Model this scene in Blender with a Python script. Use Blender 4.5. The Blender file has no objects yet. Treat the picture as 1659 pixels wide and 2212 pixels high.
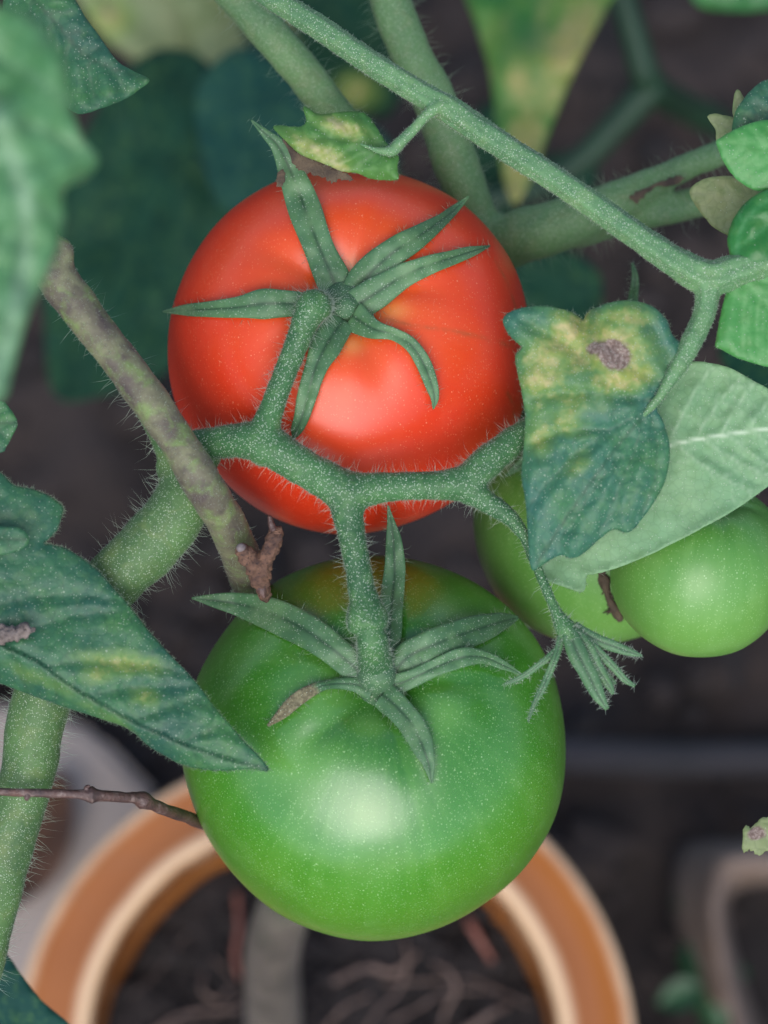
import bpy, bmesh, math, random
import numpy as np
from mathutils import Vector, Matrix
from mathutils.bvhtree import BVHTree
from mathutils.geometry import delaunay_2d_cdt

random.seed(7)
rng = np.random.default_rng(11)
S = bpy.context.scene
COL = S.collection

# ------------------------------------------------------------------ camera, light, exposure
U = 0.13 / 1659.0            # metres per unit at the focus plane
D0 = 0.5 / U                 # camera to focus plane, in units
TILT = math.radians(20)      # camera looks 70 degrees down
CAMZ = 0.911
cam = bpy.data.cameras.new('camera')
cam.sensor_fit = 'HORIZONTAL'; cam.sensor_width = 36
cam.lens = 36 * 0.5 / 0.13
cam.clip_start = 0.02; cam.clip_end = 200
cam.dof.use_dof = True
cam.dof.focus_distance = 0.5 + 120 * U
cam.dof.aperture_fstop = cam.lens / 9.5
cam.dof.aperture_blades = 7
camo = bpy.data.objects.new('camera', cam); COL.objects.link(camo)
camo.location = (0, 0, CAMZ); camo.rotation_euler = (TILT, 0, 0)
S.camera = camo

SUN_EL, SUN_AZ = math.radians(51), math.radians(-6)      # behind the camera, a little to the left
sdir = Vector((math.cos(SUN_EL) * math.sin(SUN_AZ), -math.cos(SUN_EL) * math.cos(SUN_AZ), math.sin(SUN_EL)))
sun = bpy.data.lights.new('sun', 'SUN'); sun.energy = 1.45; sun.angle = math.radians(56); sun.color = (1.0, 0.995, 0.985)
suno = bpy.data.objects.new('sun', sun); COL.objects.link(suno)
suno.rotation_euler = (-sdir).to_track_quat('-Z', 'Y').to_euler(); suno.location = (0, -1, 2)
W = bpy.data.worlds.new('World'); S.world = W; W.use_nodes = True
wn = W.node_tree; bg = wn.nodes['Background']
sky = wn.nodes.new('ShaderNodeTexSky'); sky.sky_type = 'NISHITA'; sky.sun_disc = False
sky.sun_elevation = SUN_EL; sky.sun_rotation = math.atan2(sdir.x, sdir.y)
sky.air_density = 1.0; sky.dust_density = 2.0; sky.ozone_density = 1.0
wn.links.new(sky.outputs[0], bg.inputs[0]); bg.inputs[1].default_value = 0.12
S.view_settings.view_transform = 'Standard'; S.view_settings.look = 'None'
S.view_settings.exposure = 0.85; S.view_settings.gamma = 1
S.cycles.use_denoising = True
S.cycles.max_bounces = 6

# ------------------------------------------------------------------ maths helpers
CT, ST = math.cos(TILT), math.sin(TILT)
def Wp(x, y, d):
    """points of the view, x right and y down in a 1659 x 2212 frame, d towards the camera -> world metres"""
    x = np.asarray(x, float); y = np.asarray(y, float); d = np.asarray(d, float)
    s = (D0 - d) / D0
    xc = (x - 829.5) * s * U; yc = -(y - 1106) * s * U; zc = -(D0 - d) * U
    return np.stack([xc, CT * yc - ST * zc, ST * yc + CT * zc + CAMZ], -1)
def rotv(v):      # camera axes -> world axes
    v = np.asarray(v, float)
    return np.stack([v[..., 0], CT * v[..., 1] - ST * v[..., 2], ST * v[..., 1] + CT * v[..., 2]], -1)
def Gp(x, y, z=0.0):          # where the ray of a view point meets the height z
    a = Wp(x, y, 0.0); c = np.array([0, 0, CAMZ]); r = a - c
    return c + r * ((z - CAMZ) / r[2])
CAMV = np.array([0.0, -ST, CT])

def _h(ix, iy, iz, seed):
    n = (ix * 374761393 + iy * 668265263 + iz * 2147483647 + seed * 974711) & 0xffffffff
    n = ((n ^ (n >> 13)) * 1274126177) & 0xffffffff
    return ((n ^ (n >> 16)) & 0xffff) / 65535.0
def noise(P, seed=0):
    P = np.asarray(P, float); i = np.floor(P).astype(np.int64); f = P - i; f = f * f * (3 - 2 * f)
    if P.shape[-1] == 2:
        i = np.concatenate([i, np.zeros_like(i[..., :1])], -1); f = np.concatenate([f, np.zeros_like(f[..., :1])], -1)
    r = 0
    for a in (0, 1):
        for b in (0, 1):
            for c in (0, 1):
                w = (f[..., 0] if a else 1 - f[..., 0]) * (f[..., 1] if b else 1 - f[..., 1]) * (f[..., 2] if c else 1 - f[..., 2])
                r = r + w * _h(i[..., 0] + a, i[..., 1] + b, i[..., 2] + c, seed)
    return r * 2 - 1
def fbm(P, seed=0, o=3):
    P = np.asarray(P, float); r = 0; a = 1.0
    for k in range(o):
        r = r + a * noise(P * (2 ** k), seed + k); a *= 0.5
    return r
def catmull(P, n, closed=False):
    P = np.asarray(P, float); m = len(P)
    if closed: Q = np.concatenate([P[-1:], P, P[:2]])
    else: Q = np.concatenate([2 * P[:1] - P[1:2], P, 2 * P[-1:] - P[-2:-1]])
    out = []
    for k in range(m if closed else m - 1):
        a, b, c, d = Q[k], Q[k + 1], Q[k + 2], Q[k + 3]
        for t in np.linspace(0, 1, n, endpoint=False):
            out.append(0.5 * (2 * b + (c - a) * t + (2 * a - 5 * b + 4 * c - d) * t * t + (3 * b - a - 3 * c + d) * t ** 3))
    if not closed: out.append(P[-1])
    return np.array(out)
def inside(P, poly):
    x, y = P[:, 0], P[:, 1]; r = np.zeros(len(P), bool); j = len(poly) - 1
    for i in range(len(poly)):
        xi, yi = poly[i]; xj, yj = poly[j]
        if yi != yj:
            c = ((yi > y) != (yj > y)) & (x < (xj - xi) * (y - yi) / (yj - yi) + xi); r ^= c
        j = i
    return r
def dist_poly(P, line):
    line = np.asarray(line, float); best = np.full(len(P), 1e9)
    for a, b in zip(line[:-1], line[1:]):
        ab = b - a; t = np.clip(((P - a) @ ab) / max(ab @ ab, 1e-9), 0, 1)
        best = np.minimum(best, np.hypot(*(P - (a + t[:, None] * ab)).T))
    return best

# ------------------------------------------------------------------ object helpers
ORG = {}
def mk(name, V, F, mat, parent=None, base=None, smooth=True, attrs=None, kind=None):
    V = np.asarray(V, float)
    org = ORG[parent.name] if parent is not None else (np.asarray(base, float) if base is not None else V.mean(0))
    me = bpy.data.meshes.new(name)
    me.from_pydata((V - org).tolist(), [], [list(map(int, f)) for f in F]); me.validate(); me.update()
    if smooth: me.polygons.foreach_set('use_smooth', [True] * len(me.polygons))
    for k, a in (attrs or {}).items():
        a = np.asarray(a, float)
        if a.ndim == 1:
            at = me.attributes.new(k, 'FLOAT', 'POINT'); at.data.foreach_set('value', a)
        else:
            at = me.attributes.new(k, 'FLOAT_VECTOR', 'POINT'); at.data.foreach_set('vector', a.ravel())
    me.materials.append(mat)
    o = bpy.data.objects.new(name, me); COL.objects.link(o)
    if parent is not None: o.parent = parent
    else: o.location = org
    ORG[o.name] = org
    if kind: o['kind'] = kind
    return o
def thing(name, label, cat, base, group=None):
    o = bpy.data.objects.new(name, None); COL.objects.link(o); o.location = base; o.empty_display_size = 0.01
    ORG[o.name] = np.asarray(base, float); return tag(o, label, cat, group)
def tag(o, label, cat, group=None):
    o['label'] = label; o['category'] = cat
    if group: o['group'] = group
    return o
class Parts:
    def __init__(s): s.V = []; s.F = []; s.n = 0
    def add(s, V, F):
        s.V.append(np.asarray(V, float)); s.F += [[i + s.n for i in f] for f in F]; s.n += len(V); return s
    def get(s): return np.concatenate(s.V), s.F

def tube_w(C, R, seg=14, wob=0.0, seed=0, flat=None, ridge=0.0):
    """closed tube along world points C with radii R; rounded ends"""
    C = np.asarray(C, float); R = np.asarray(R, float)
    T = np.gradient(C, axis=0); T /= np.linalg.norm(T, axis=1)[:, None] + 1e-12
    t0, t1, r0, r1 = T[0], T[-1], R[0], R[-1]
    ce = [(-math.sin(a), math.cos(a)) for a in (1.35, 0.9, 0.45)]
    C = np.concatenate([[C[0] + t0 * r0 * k for k, _ in ce], C, [C[-1] - t1 * r1 * k for k, _ in ce[::-1]]])
    R = np.concatenate([[r0 * q for _, q in ce], R, [r1 * q for _, q in ce[::-1]]])
    T = np.concatenate([[t0] * 3, T, [t1] * 3])
    N = np.cross(T[0], CAMV); N = N / (np.linalg.norm(N) + 1e-12) if np.linalg.norm(N) > 1e-6 else np.array([1., 0, 0])
    V = []; A = np.linspace(0, 2 * math.pi, seg, endpoint=False)
    for i in range(len(C)):
        N = N - T[i] * (N @ T[i]); N /= np.linalg.norm(N); B = np.cross(T[i], N)
        rr = R[i] * (1 + (wob * noise(np.stack([np.cos(A) * 1.3 + seed * 3.1, np.sin(A) * 1.3, np.full(seg, i * 0.35)], -1), seed) if wob else 0))
        rr = np.broadcast_to(rr, A.shape) * (1 + ridge * np.cos(6 * A + 0.5))
        V.append(C[i] + np.outer(np.cos(A) * rr, N) + np.outer(np.sin(A) * rr * (flat or 1), B))
    n = len(C); V = np.concatenate(V); F = []
    for i in range(n - 1):
        for j in range(seg):
            k = (j + 1) % seg; F.append([i * seg + j, i * seg + k, (i + 1) * seg + k, (i + 1) * seg + j])
    F.append(list(range(seg))[::-1]); F.append([(n - 1) * seg + j for j in range(seg)])
    return V, F
def tube(P, seg=14, n=6, wob=0.0, seed=0, flat=None, ridge=0.0):
    """P: (x, y, d, apparent radius)"""
    Q = catmull(P, n); s = (D0 - Q[:, 2]) / D0
    return tube_w(Wp(Q[:, 0], Q[:, 1], Q[:, 2]), np.maximum(Q[:, 3], 0.5) * U * s, seg, wob, seed, flat, ridge)
def fuse(parts, voxel, smooth=6):
    """several closed tubes -> one continuous skin"""
    V, F = parts.get(); me = bpy.data.meshes.new('skin'); me.from_pydata(V.tolist(), [], F)
    o = bpy.data.objects.new('skin', me); COL.objects.link(o)
    m = o.modifiers.new('r', 'REMESH'); m.mode = 'VOXEL'; m.voxel_size = voxel
    m = o.modifiers.new('s', 'SMOOTH'); m.factor = 0.5; m.iterations = smooth
    dg = bpy.context.evaluated_depsgraph_get(); e = o.evaluated_get(dg).to_mesh()
    v = np.empty(len(e.vertices) * 3); e.vertices.foreach_get('co', v); v = v.reshape(-1, 3)
    f = [list(p.vertices) for p in e.polygons]
    bpy.data.objects.remove(o); bpy.data.meshes.remove(me)
    return v, f
def normals(V, F):
    me = bpy.data.meshes.new('n'); me.from_pydata(V.tolist(), [], F); me.update()
    n = np.empty(len(V) * 3); me.vertices.foreach_get('normal', n); bpy.data.meshes.remove(me); return n.reshape(-1, 3)
def sample(V, F, count, mask=None):
    T = []
    for f in F:
        for k in range(1, len(f) - 1): T.append((f[0], f[k], f[k + 1]))
    T = np.array(T); a, b, c = V[T[:, 0]], V[T[:, 1]], V[T[:, 2]]
    n = np.cross(b - a, c - a); ar = np.linalg.norm(n, axis=1)
    if mask is not None: ar = ar * mask((a + b + c) / 3, n / (ar[:, None] + 1e-15))
    k = rng.choice(len(T), count, p=ar / ar.sum()); u = rng.random((count, 2)); q = np.sqrt(u[:, 0])
    P = a[k] * (1 - q)[:, None] + b[k] * (q * (1 - u[:, 1]))[:, None] + c[k] * (q * u[:, 1])[:, None]
    return P, n[k] / (np.linalg.norm(n[k], axis=1)[:, None] + 1e-15)
def hairs(P, N, lo, hi, rad, droop=0.25, spread=0.35):
    n = len(P); L = (lo + (hi - lo) * rng.random(n) ** 1.6)[:, None]
    D = N + spread * rng.normal(size=(n, 3)); D /= np.linalg.norm(D, axis=1)[:, None]
    A = np.cross(D, rng.normal(size=(n, 3))); A /= np.linalg.norm(A, axis=1)[:, None]; B = np.cross(D, A)
    bend = A * (rng.normal(size=(n, 1)) * droop * L) * 0.5
    R = (rad * (0.7 + 0.6 * rng.random(n)))[:, None]; V = np.empty((n, 7, 3))
    for j, t in enumerate((0, 2.094, 4.189)):
        o = A * math.cos(t) + B * math.sin(t)
        V[:, j] = P - D * R + o * R; V[:, 3 + j] = P + D * L * 0.5 + o * R * 0.6
    V[:, 6] = P + D * L + bend
    V = V.reshape(-1, 3); F = []
    for i in range(n):
        b = i * 7
        F += [[b, b + 1, b + 4, b + 3], [b + 1, b + 2, b + 5, b + 4], [b + 2, b, b + 3, b + 5], [b + 3, b + 4, b + 6], [b + 4, b + 5, b + 6], [b + 5, b + 3, b + 6]]
    return V, F

# ------------------------------------------------------------------ materials
def sc(r, g, b):
    f = lambda c: (c / 255 / 12.92) if c / 255 <= 0.04045 else ((c / 255 + 0.055) / 1.055) ** 2.4
    return (f(r), f(g), f(b), 1)
class M:
    def __init__(s, name):
        s.m = bpy.data.materials.new(name); s.m.use_nodes = True; s.t = s.m.node_tree; s.t.nodes.clear()
        s.out = s.t.nodes.new('ShaderNodeOutputMaterial'); s.co = s.n('ShaderNodeTexCoord').outputs['Object']
    def n(s, typ, ins=None, **kw):
        x = s.t.nodes.new(typ)
        for k, v in kw.items(): setattr(x, k, v)
        for k, v in (ins or {}).items(): s.set(x.inputs[k], v)
        return x
    def set(s, sock, v):
        if isinstance(v, bpy.types.NodeSocket): s.t.links.new(v, sock)
        else: sock.default_value = v
    def noise(s, scale, detail=3, vec=None, rough=0.55, dist=0.0):
        return s.n('ShaderNodeTexNoise', {'Vector': vec or s.co, 'Scale': scale, 'Detail': detail, 'Roughness': rough, 'Distortion': dist}).outputs['Fac']
    def attr(s, name, out='Fac'): return s.n('ShaderNodeAttribute', attribute_name=name).outputs[out]
    def math(s, op, a, b=0.0, c=0.0):
        x = s.n('ShaderNodeMath', operation=op); s.set(x.inputs[0], a); s.set(x.inputs[1], b); s.set(x.inputs[2], c); return x.outputs[0]
    def step(s, v, lo, hi): return s.n('ShaderNodeMapRange', {0: v, 1: lo, 2: hi, 3: 0.0, 4: 1.0}, clamp=True).outputs[0]
    def mix(s, f, a, b, blend='MIX'):
        x = s.n('ShaderNodeMix', data_type='RGBA', blend_type=blend); s.set(x.inputs[0], f); s.set(x.inputs[6], a); s.set(x.inputs[7], b); return x.outputs[2]
    def specks(s, scale, size, keep, vec=None):
        """sparse small dots"""
        v = s.n('ShaderNodeTexVoronoi', {'Vector': vec or s.co, 'Scale': scale})
        d = s.step(v.outputs['Distance'], size, size * 0.55)
        r = s.n('ShaderNodeSeparateColor', {0: v.outputs['Color']}).outputs[0]
        return s.math('MULTIPLY', d, s.math('LESS_THAN', r, keep))
    def bump(s, h, strength, dist, nrm=None):
        i = {'Height': h, 'Strength': strength, 'Distance': dist}
        if nrm is not None: i['Normal'] = nrm
        return s.n('ShaderNodeBump', i).outputs[0]
    def pbr(s, col, rough, nrm=None, trans=None, **kw):
        p = s.n('ShaderNodeBsdfPrincipled', {'Base Color': col, 'Roughness': rough})
        for k, v in kw.items(): s.set(p.inputs[k.replace('_', ' ')], v)
        if nrm is not None: s.set(p.inputs['Normal'], nrm)
        o = p.outputs[0]
        if trans:
            t = s.n('ShaderNodeBsdfTranslucent', {'Color': trans[1]}); mx = s.n('ShaderNodeMixShader', {0: trans[0]})
            s.t.links.new(o, mx.inputs[1]); s.t.links.new(t.outputs[0], mx.inputs[2]); o = mx.outputs[0]
        s.t.links.new(o, s.out.inputs[0]); return s.m

def leaf_mat(name, c1, c2, vein=sc(70, 120, 80), dots=0.6, rough=0.5, trans=0.15, yellow=sc(150, 154, 74), brown=sc(104, 86, 78), veinf=0.5, spec=0.38, net=0.30, nb=0.25, lush=0.0, tan=sc(182, 164, 112), brown2=sc(150, 134, 124)):
    m = M(name); n1 = m.noise(90, 4); n2 = m.noise(420, 4)
    col = m.mix(m.step(n1, 0.36, 0.64), c1, c2)
    if lush: col = m.mix(m.math('MULTIPLY', m.step(m.noise(55, 5, dist=0.8), 0.48, 0.66), lush), col, sc(66, 118, 56))
    col = m.mix(m.math('MULTIPLY', m.step(n2, 0.48, 0.72), 0.30), col, sc(88, 126, 66))
    vo = m.n('ShaderNodeTexVoronoi', {'Vector': m.co, 'Scale': 620.0, 'Randomness': 0.9}, feature='DISTANCE_TO_EDGE').outputs[0]
    ed = m.step(vo, 0.10, 0.0)
    col = m.mix(m.math('MULTIPLY', ed, net), col, m.mix(0.45, c1, sc(10, 26, 16)))
    ve = m.attr('vein'); col = m.mix(m.math('MULTIPLY', ve, veinf), col, vein)
    br_ = m.math('MULTIPLY', m.math('SUBTRACT', m.noise(260, 5), 0.5), 0.9)
    y0 = 0.0 if name == 'sepal_blade' else m.math('MULTIPLY', m.step(m.math('ADD', m.attr('yellow'), br_), 0.05, 0.55), m.step(m.attr('yellow'), 0.02, 0.25))
    col = m.mix(m.math('MULTIPLY', y0, 0.7), col, sc(104, 136, 62))
    yl = m.step(m.math('ADD', m.math('ADD', m.attr('yellow'), br_), m.math('MULTIPLY', m.math('SUBTRACT', m.noise(900, 3), 0.5), 0.7)), 0.42, 1.10)
    yl = m.math('MULTIPLY', yl, m.step(m.attr('yellow'), 0.02, 0.25))
    col = m.mix(m.math('MULTIPLY', yl, 0.85), col, m.mix(m.step(m.noise(520, 4), 0.42, 0.62), yellow, tan))
    br = m.step(m.math('ADD', m.attr('brown'), m.math('MULTIPLY', m.math('SUBTRACT', m.noise(500, 5), 0.5), 0.7)), 0.40, 0.62)
    br = m.math('MULTIPLY', br, m.step(m.attr('brown'), 0.02, 0.2))
    col = m.mix(br, col, m.mix(m.step(m.noise(1700, 4), 0.42, 0.64), brown, brown2))
    d1 = m.specks(2000, 0.26, dots); d2 = m.specks(520, 0.12, dots * 0.5)
    dd = m.math('MAXIMUM', d1, d2); col = m.mix(m.math('MULTIPLY', dd, 0.42), col, sc(186, 200, 178))
    h = m.math('ADD', m.math('MULTIPLY', m.noise(1300, 4), 0.5), m.math('ADD', m.math('MULTIPLY', dd, 0.6), m.math('MULTIPLY', m.step(vo, 0.0, 0.30), nb)))
    nr = m.bump(h, 0.4, 0.0003)
    return m.pbr(col, m.math('ADD', rough, m.math('MULTIPLY', br, 0.3)), nr, (trans, m.mix(0.5, col, sc(110, 160, 60))), Specular_IOR_Level=spec, Sheen_Weight=0.06)
def stem_mat(name, c1, c2, c3, dots=0.7, dotcol=sc(188, 200, 178), streak=0.5, s1=70, s2=300, woody=False, df=0.6):
    m = M(name); col = m.mix(m.step(m.noise(s1, 4, dist=0.5), 0.35, 0.65), c1, c2)
    col = m.mix(m.math('MULTIPLY', m.step(m.noise(s2, 4, dist=0.6), 0.5, 0.72), streak), col, c3)
    col = m.mix(m.math('MULTIPLY', m.step(m.noise(900, 4), 0.5, 0.72), 0.35), col, m.mix(0.5, c1, sc(20, 34, 20)))
    d = m.math('MAXIMUM', m.specks(3000, 0.30, dots), m.specks(1400, 0.16, dots * 0.5))
    col = m.mix(m.math('MULTIPLY', d, df), col, dotcol)
    if woody:
        z = m.n('ShaderNodeSeparateXYZ', {0: m.co}).outputs[2]
        w = m.step(m.math('ADD', z, m.math('MULTIPLY', m.math('SUBTRACT', m.noise(40, 4), 0.5), 0.10)), 0.22, 0.10)
        col = m.mix(w, col, m.mix(m.step(m.noise(90, 5), 0.35, 0.65), sc(62, 58, 52), sc(96, 88, 80)))
    nr = m.bump(m.math('ADD', m.noise(1100, 3), d), 0.45, 0.0003)
    return m.pbr(col, 0.58, nr, Specular_IOR_Level=0.35, Sheen_Weight=0.04, Subsurface_Weight=0.08, Subsurface_Radius=(0.6, 1.0, 0.3), Subsurface_Scale=0.001)
def plain_mat(name, c1, c2, scale=60, rough=0.7, b=0.3, bd=0.0006, c3=None, **kw):
    m = M(name); col = m.mix(m.step(m.noise(scale, 5), 0.34, 0.66), c1, c2)
    if c3: col = m.mix(m.step(m.noise(scale * 3.3, 4), 0.55, 0.7), col, c3)
    return m.pbr(col, rough, m.bump(m.noise(scale * 8, 4), b, bd), **kw)
def tomato_mat(name, top, mid, low, dotcol, dot, rough, blush=None, blush2=None, spec=0.85, mott=0.16, mv=0.28, pale=sc(226, 140, 70)):
    m = M(name); pole = m.attr('pole'); mer = m.attr('mer', 'Vector')
    wob = m.math('ADD', pole, m.math('MULTIPLY', m.math('SUBTRACT', m.noise(2.2, 3, mer), 0.5), 0.22))
    col = m.mix(m.step(wob, 0.08, 0.30), top, mid); col = m.mix(m.step(wob, 0.30, 0.62), col, low)
    col = m.mix(m.math('MULTIPLY', m.step(m.noise(60, 4), 0.42, 0.72), 0.22), col, low)
    col = m.mix(m.math('MULTIPLY', m.step(m.noise(9, 4, mer), 0.46, 0.72), mv), col, low if not blush2 else blush2)
    col = m.mix(m.math('MULTIPLY', m.step(m.noise(200, 5), 0.52, 0.75), mott), col, dotcol)
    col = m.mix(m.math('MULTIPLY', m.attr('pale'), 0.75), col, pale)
    sca = m.math('MULTIPLY', m.attr('scar'), m.step(m.noise(260, 4), 0.35, 0.6)); col = m.mix(m.math('MULTIPLY', sca, 0.55), col, sc(128, 84, 46))
    if blush: col = m.mix(m.math('MULTIPLY', m.step(m.noise(38, 3), 0.55, 0.75), 0.35), col, blush)
    d1 = m.specks(2100, 0.30, dot); d2 = m.specks(900, 0.17, dot * 0.5); d3 = m.specks(190, 0.050, 0.10)
    dd = m.math('MAXIMUM', m.math('MULTIPLY', m.math('MAXIMUM', m.math('MULTIPLY', d1, 0.6), d2), 0.55), m.math('MULTIPLY', d3, 0.8))
    col = m.mix(dd, col, dotcol); col = m.mix(m.math('MULTIPLY', m.specks(230, 0.05, 0.05), 0.7), col, sc(70, 30, 18))
    nr = m.bump(m.noise(1600, 2), 0.06, 0.0002, m.bump(m.noise(9, 2, mer), 0.05, 0.0005, m.bump(dd, 0.25, 0.0001)))
    return m.pbr(col, m.math('ADD', rough, m.math('MULTIPLY', m.noise(120, 3), 0.10)), nr, Specular_IOR_Level=spec,
                 Subsurface_Weight=0.10, Subsurface_Radius=(1.0, 0.5, 0.2), Subsurface_Scale=0.002)

MRED = tomato_mat('ripe_tomato_skin', sc(214, 82, 36), sc(208, 56, 26), sc(202, 46, 22), sc(226, 140, 104), 0.45, 0.29, sc(206, 76, 34), sc(206, 66, 36), 0.46, 0.05, 0.18)
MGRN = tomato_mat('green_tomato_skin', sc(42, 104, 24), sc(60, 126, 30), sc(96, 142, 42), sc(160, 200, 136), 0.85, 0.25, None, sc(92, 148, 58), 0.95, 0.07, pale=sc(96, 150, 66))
MPAL = tomato_mat('pale_tomato_skin', sc(62, 116, 44), sc(78, 132, 54), sc(98, 146, 66), sc(160, 194, 136), 0.75, 0.33, None, sc(108, 154, 80), 0.55, 0.10)
MTRU = stem_mat('truss_skin', sc(44, 84, 50), sc(62, 106, 60), sc(88, 126, 72), 0.8, dotcol=sc(206, 218, 198), df=0.85)
MSTE = stem_mat('stem_skin', sc(78, 112, 72), sc(94, 128, 80), sc(106, 120, 82), 0.8, woody=True)
MFST = stem_mat('fruiting_stem_skin', sc(60, 90, 52), sc(80, 112, 62), sc(102, 118, 66), 0.7, dotcol=sc(200, 212, 188), df=0.75)
MRAC = stem_mat('leaf_stalk_skin', sc(74, 114, 76), sc(94, 134, 88), sc(108, 138, 88), 0.6, dotcol=sc(210, 220, 200), df=0.75)
MBRS = stem_mat('brown_stalk_skin', sc(74, 64, 60), sc(112, 112, 84), sc(106, 134, 68), 0.5, streak=0.7, s1=170, s2=330, df=0.3)
MCAL = stem_mat('calyx_skin', sc(52, 84, 60), sc(72, 108, 72), sc(92, 126, 82), 0.9, df=0.75)
MCALP = leaf_mat('sepal_blade', sc(60, 98, 64), sc(88, 126, 86), vein=sc(30, 58, 38), dots=0.9, veinf=0.8, yellow=sc(92, 128, 84), tan=sc(104, 136, 94), brown=sc(92, 86, 64), brown2=sc(126, 120, 92), trans=0.1, net=0.12, nb=0.1)
MHAIR = M('plant_hair').pbr(sc(176, 190, 172), 0.4, None, (0.35, sc(200, 214, 190)))
MHAIRD = M('plant_hair_fine').pbr(sc(134, 154, 130), 0.45, None, (0.3, sc(170, 190, 150)))
MLF = leaf_mat('leaf_dark', sc(38, 84, 66), sc(52, 102, 66), vein=sc(24, 58, 38), veinf=0.7, lush=0.55)
MLF2 = leaf_mat('leaf_blotched', sc(48, 98, 84), sc(60, 112, 76), vein=sc(30, 68, 46), dots=0.7, veinf=0.7, lush=0.5)
MLFB = leaf_mat('leaf_bright', sc(58, 126, 60), sc(76, 142, 74), vein=sc(100, 156, 92), dots=0.35, rough=0.42, net=0.10, nb=0.08)
MLFG = leaf_mat('leaf_glossy', sc(34, 98, 44), sc(46, 114, 50), vein=sc(74, 136, 84), dots=0.1, rough=0.33, net=0.1, nb=0.05)
MLFF = leaf_mat('leaf_foreground', sc(66, 118, 72), sc(84, 134, 88), vein=sc(140, 168, 140), dots=0.0, rough=0.45, veinf=0.6, net=0.05, nb=0.0)
MLFU = leaf_mat('leaf_underside', sc(104, 146, 104), sc(122, 158, 114), vein=sc(196, 212, 184), dots=0.5, veinf=0.7, rough=0.6, net=0.25, nb=0.15)
MLFO = leaf_mat('leaf_olive', sc(112, 128, 84), sc(128, 138, 92), dots=0.1, vein=sc(124, 132, 98))
MLFS = leaf_mat('leaf_small', sc(52, 104, 50), sc(76, 124, 56), vein=sc(40, 76, 34), dots=0.4, yellow=sc(164, 164, 92), tan=sc(186, 174, 132), net=0.2)
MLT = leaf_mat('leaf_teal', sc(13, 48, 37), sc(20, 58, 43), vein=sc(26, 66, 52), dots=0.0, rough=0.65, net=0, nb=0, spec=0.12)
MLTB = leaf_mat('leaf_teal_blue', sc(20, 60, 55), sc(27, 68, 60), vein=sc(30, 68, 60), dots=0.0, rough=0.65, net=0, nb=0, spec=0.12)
MLY = leaf_mat('leaf_yellowing', sc(40, 106, 40), sc(88, 126, 48), vein=sc(140, 140, 90), dots=0.0, yellow=sc(182, 162, 88), tan=sc(188, 164, 112), net=0, nb=0)
MDRY = plain_mat('withered', sc(56, 46, 38), sc(92, 78, 60), 300, 0.85, 0.6)
MTW = plain_mat('twig_bark', sc(74, 52, 44), sc(126, 92, 72), 500, 0.7, 0.8, 0.0006, sc(40, 30, 30))
MTWD = plain_mat('twig_bark_dark', sc(60, 46, 46), sc(92, 66, 58), 200, 0.5, 0.6, 0.0006, sc(110, 92, 86))
MBUD = plain_mat('withered_bud', sc(92, 82, 78), sc(128, 116, 110), 500, 0.9, 0.6, 0.0004, sc(70, 60, 58))
MCUT = plain_mat('cut_wood', sc(128, 118, 118), sc(104, 94, 94), 400, 0.8)
MSOIL = plain_mat('soil', sc(25, 20, 20), sc(58, 48, 44), 9, 0.95, 1.0, 0.004, sc(14, 13, 14))
MPSOIL = plain_mat('pot_soil', sc(22, 18, 19), sc(40, 33, 32), 45, 0.95, 1.0, 0.003, sc(18, 16, 18))
MROOT = plain_mat('dry_root', sc(84, 70, 66), sc(122, 102, 92), 80, 0.85)
MROOTR = plain_mat('red_root', sc(120, 74, 64), sc(136, 88, 76), 80, 0.85)
MSLAB = plain_mat('concrete', sc(138, 126, 118), sc(160, 148, 140), 14, 0.9, 0.5, 0.001)
MHOSE = plain_mat('hose_rubber', sc(34, 34, 38), sc(46, 44, 48), 30, 0.9, 0.1)
MDLF = plain_mat('dead_leaf', sc(96, 80, 70), sc(120, 104, 94), 40, 0.75, 0.6, 0.001, sc(104, 84, 66))
MDLFB = plain_mat('dead_leaf_brown', sc(62, 42, 32), sc(84, 56, 40), 50, 0.85, 0.6, 0.001)
MWEED = plain_mat('weed_leaf', sc(26, 66, 38), sc(34, 78, 42), 60, 0.5, 0.2)

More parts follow.
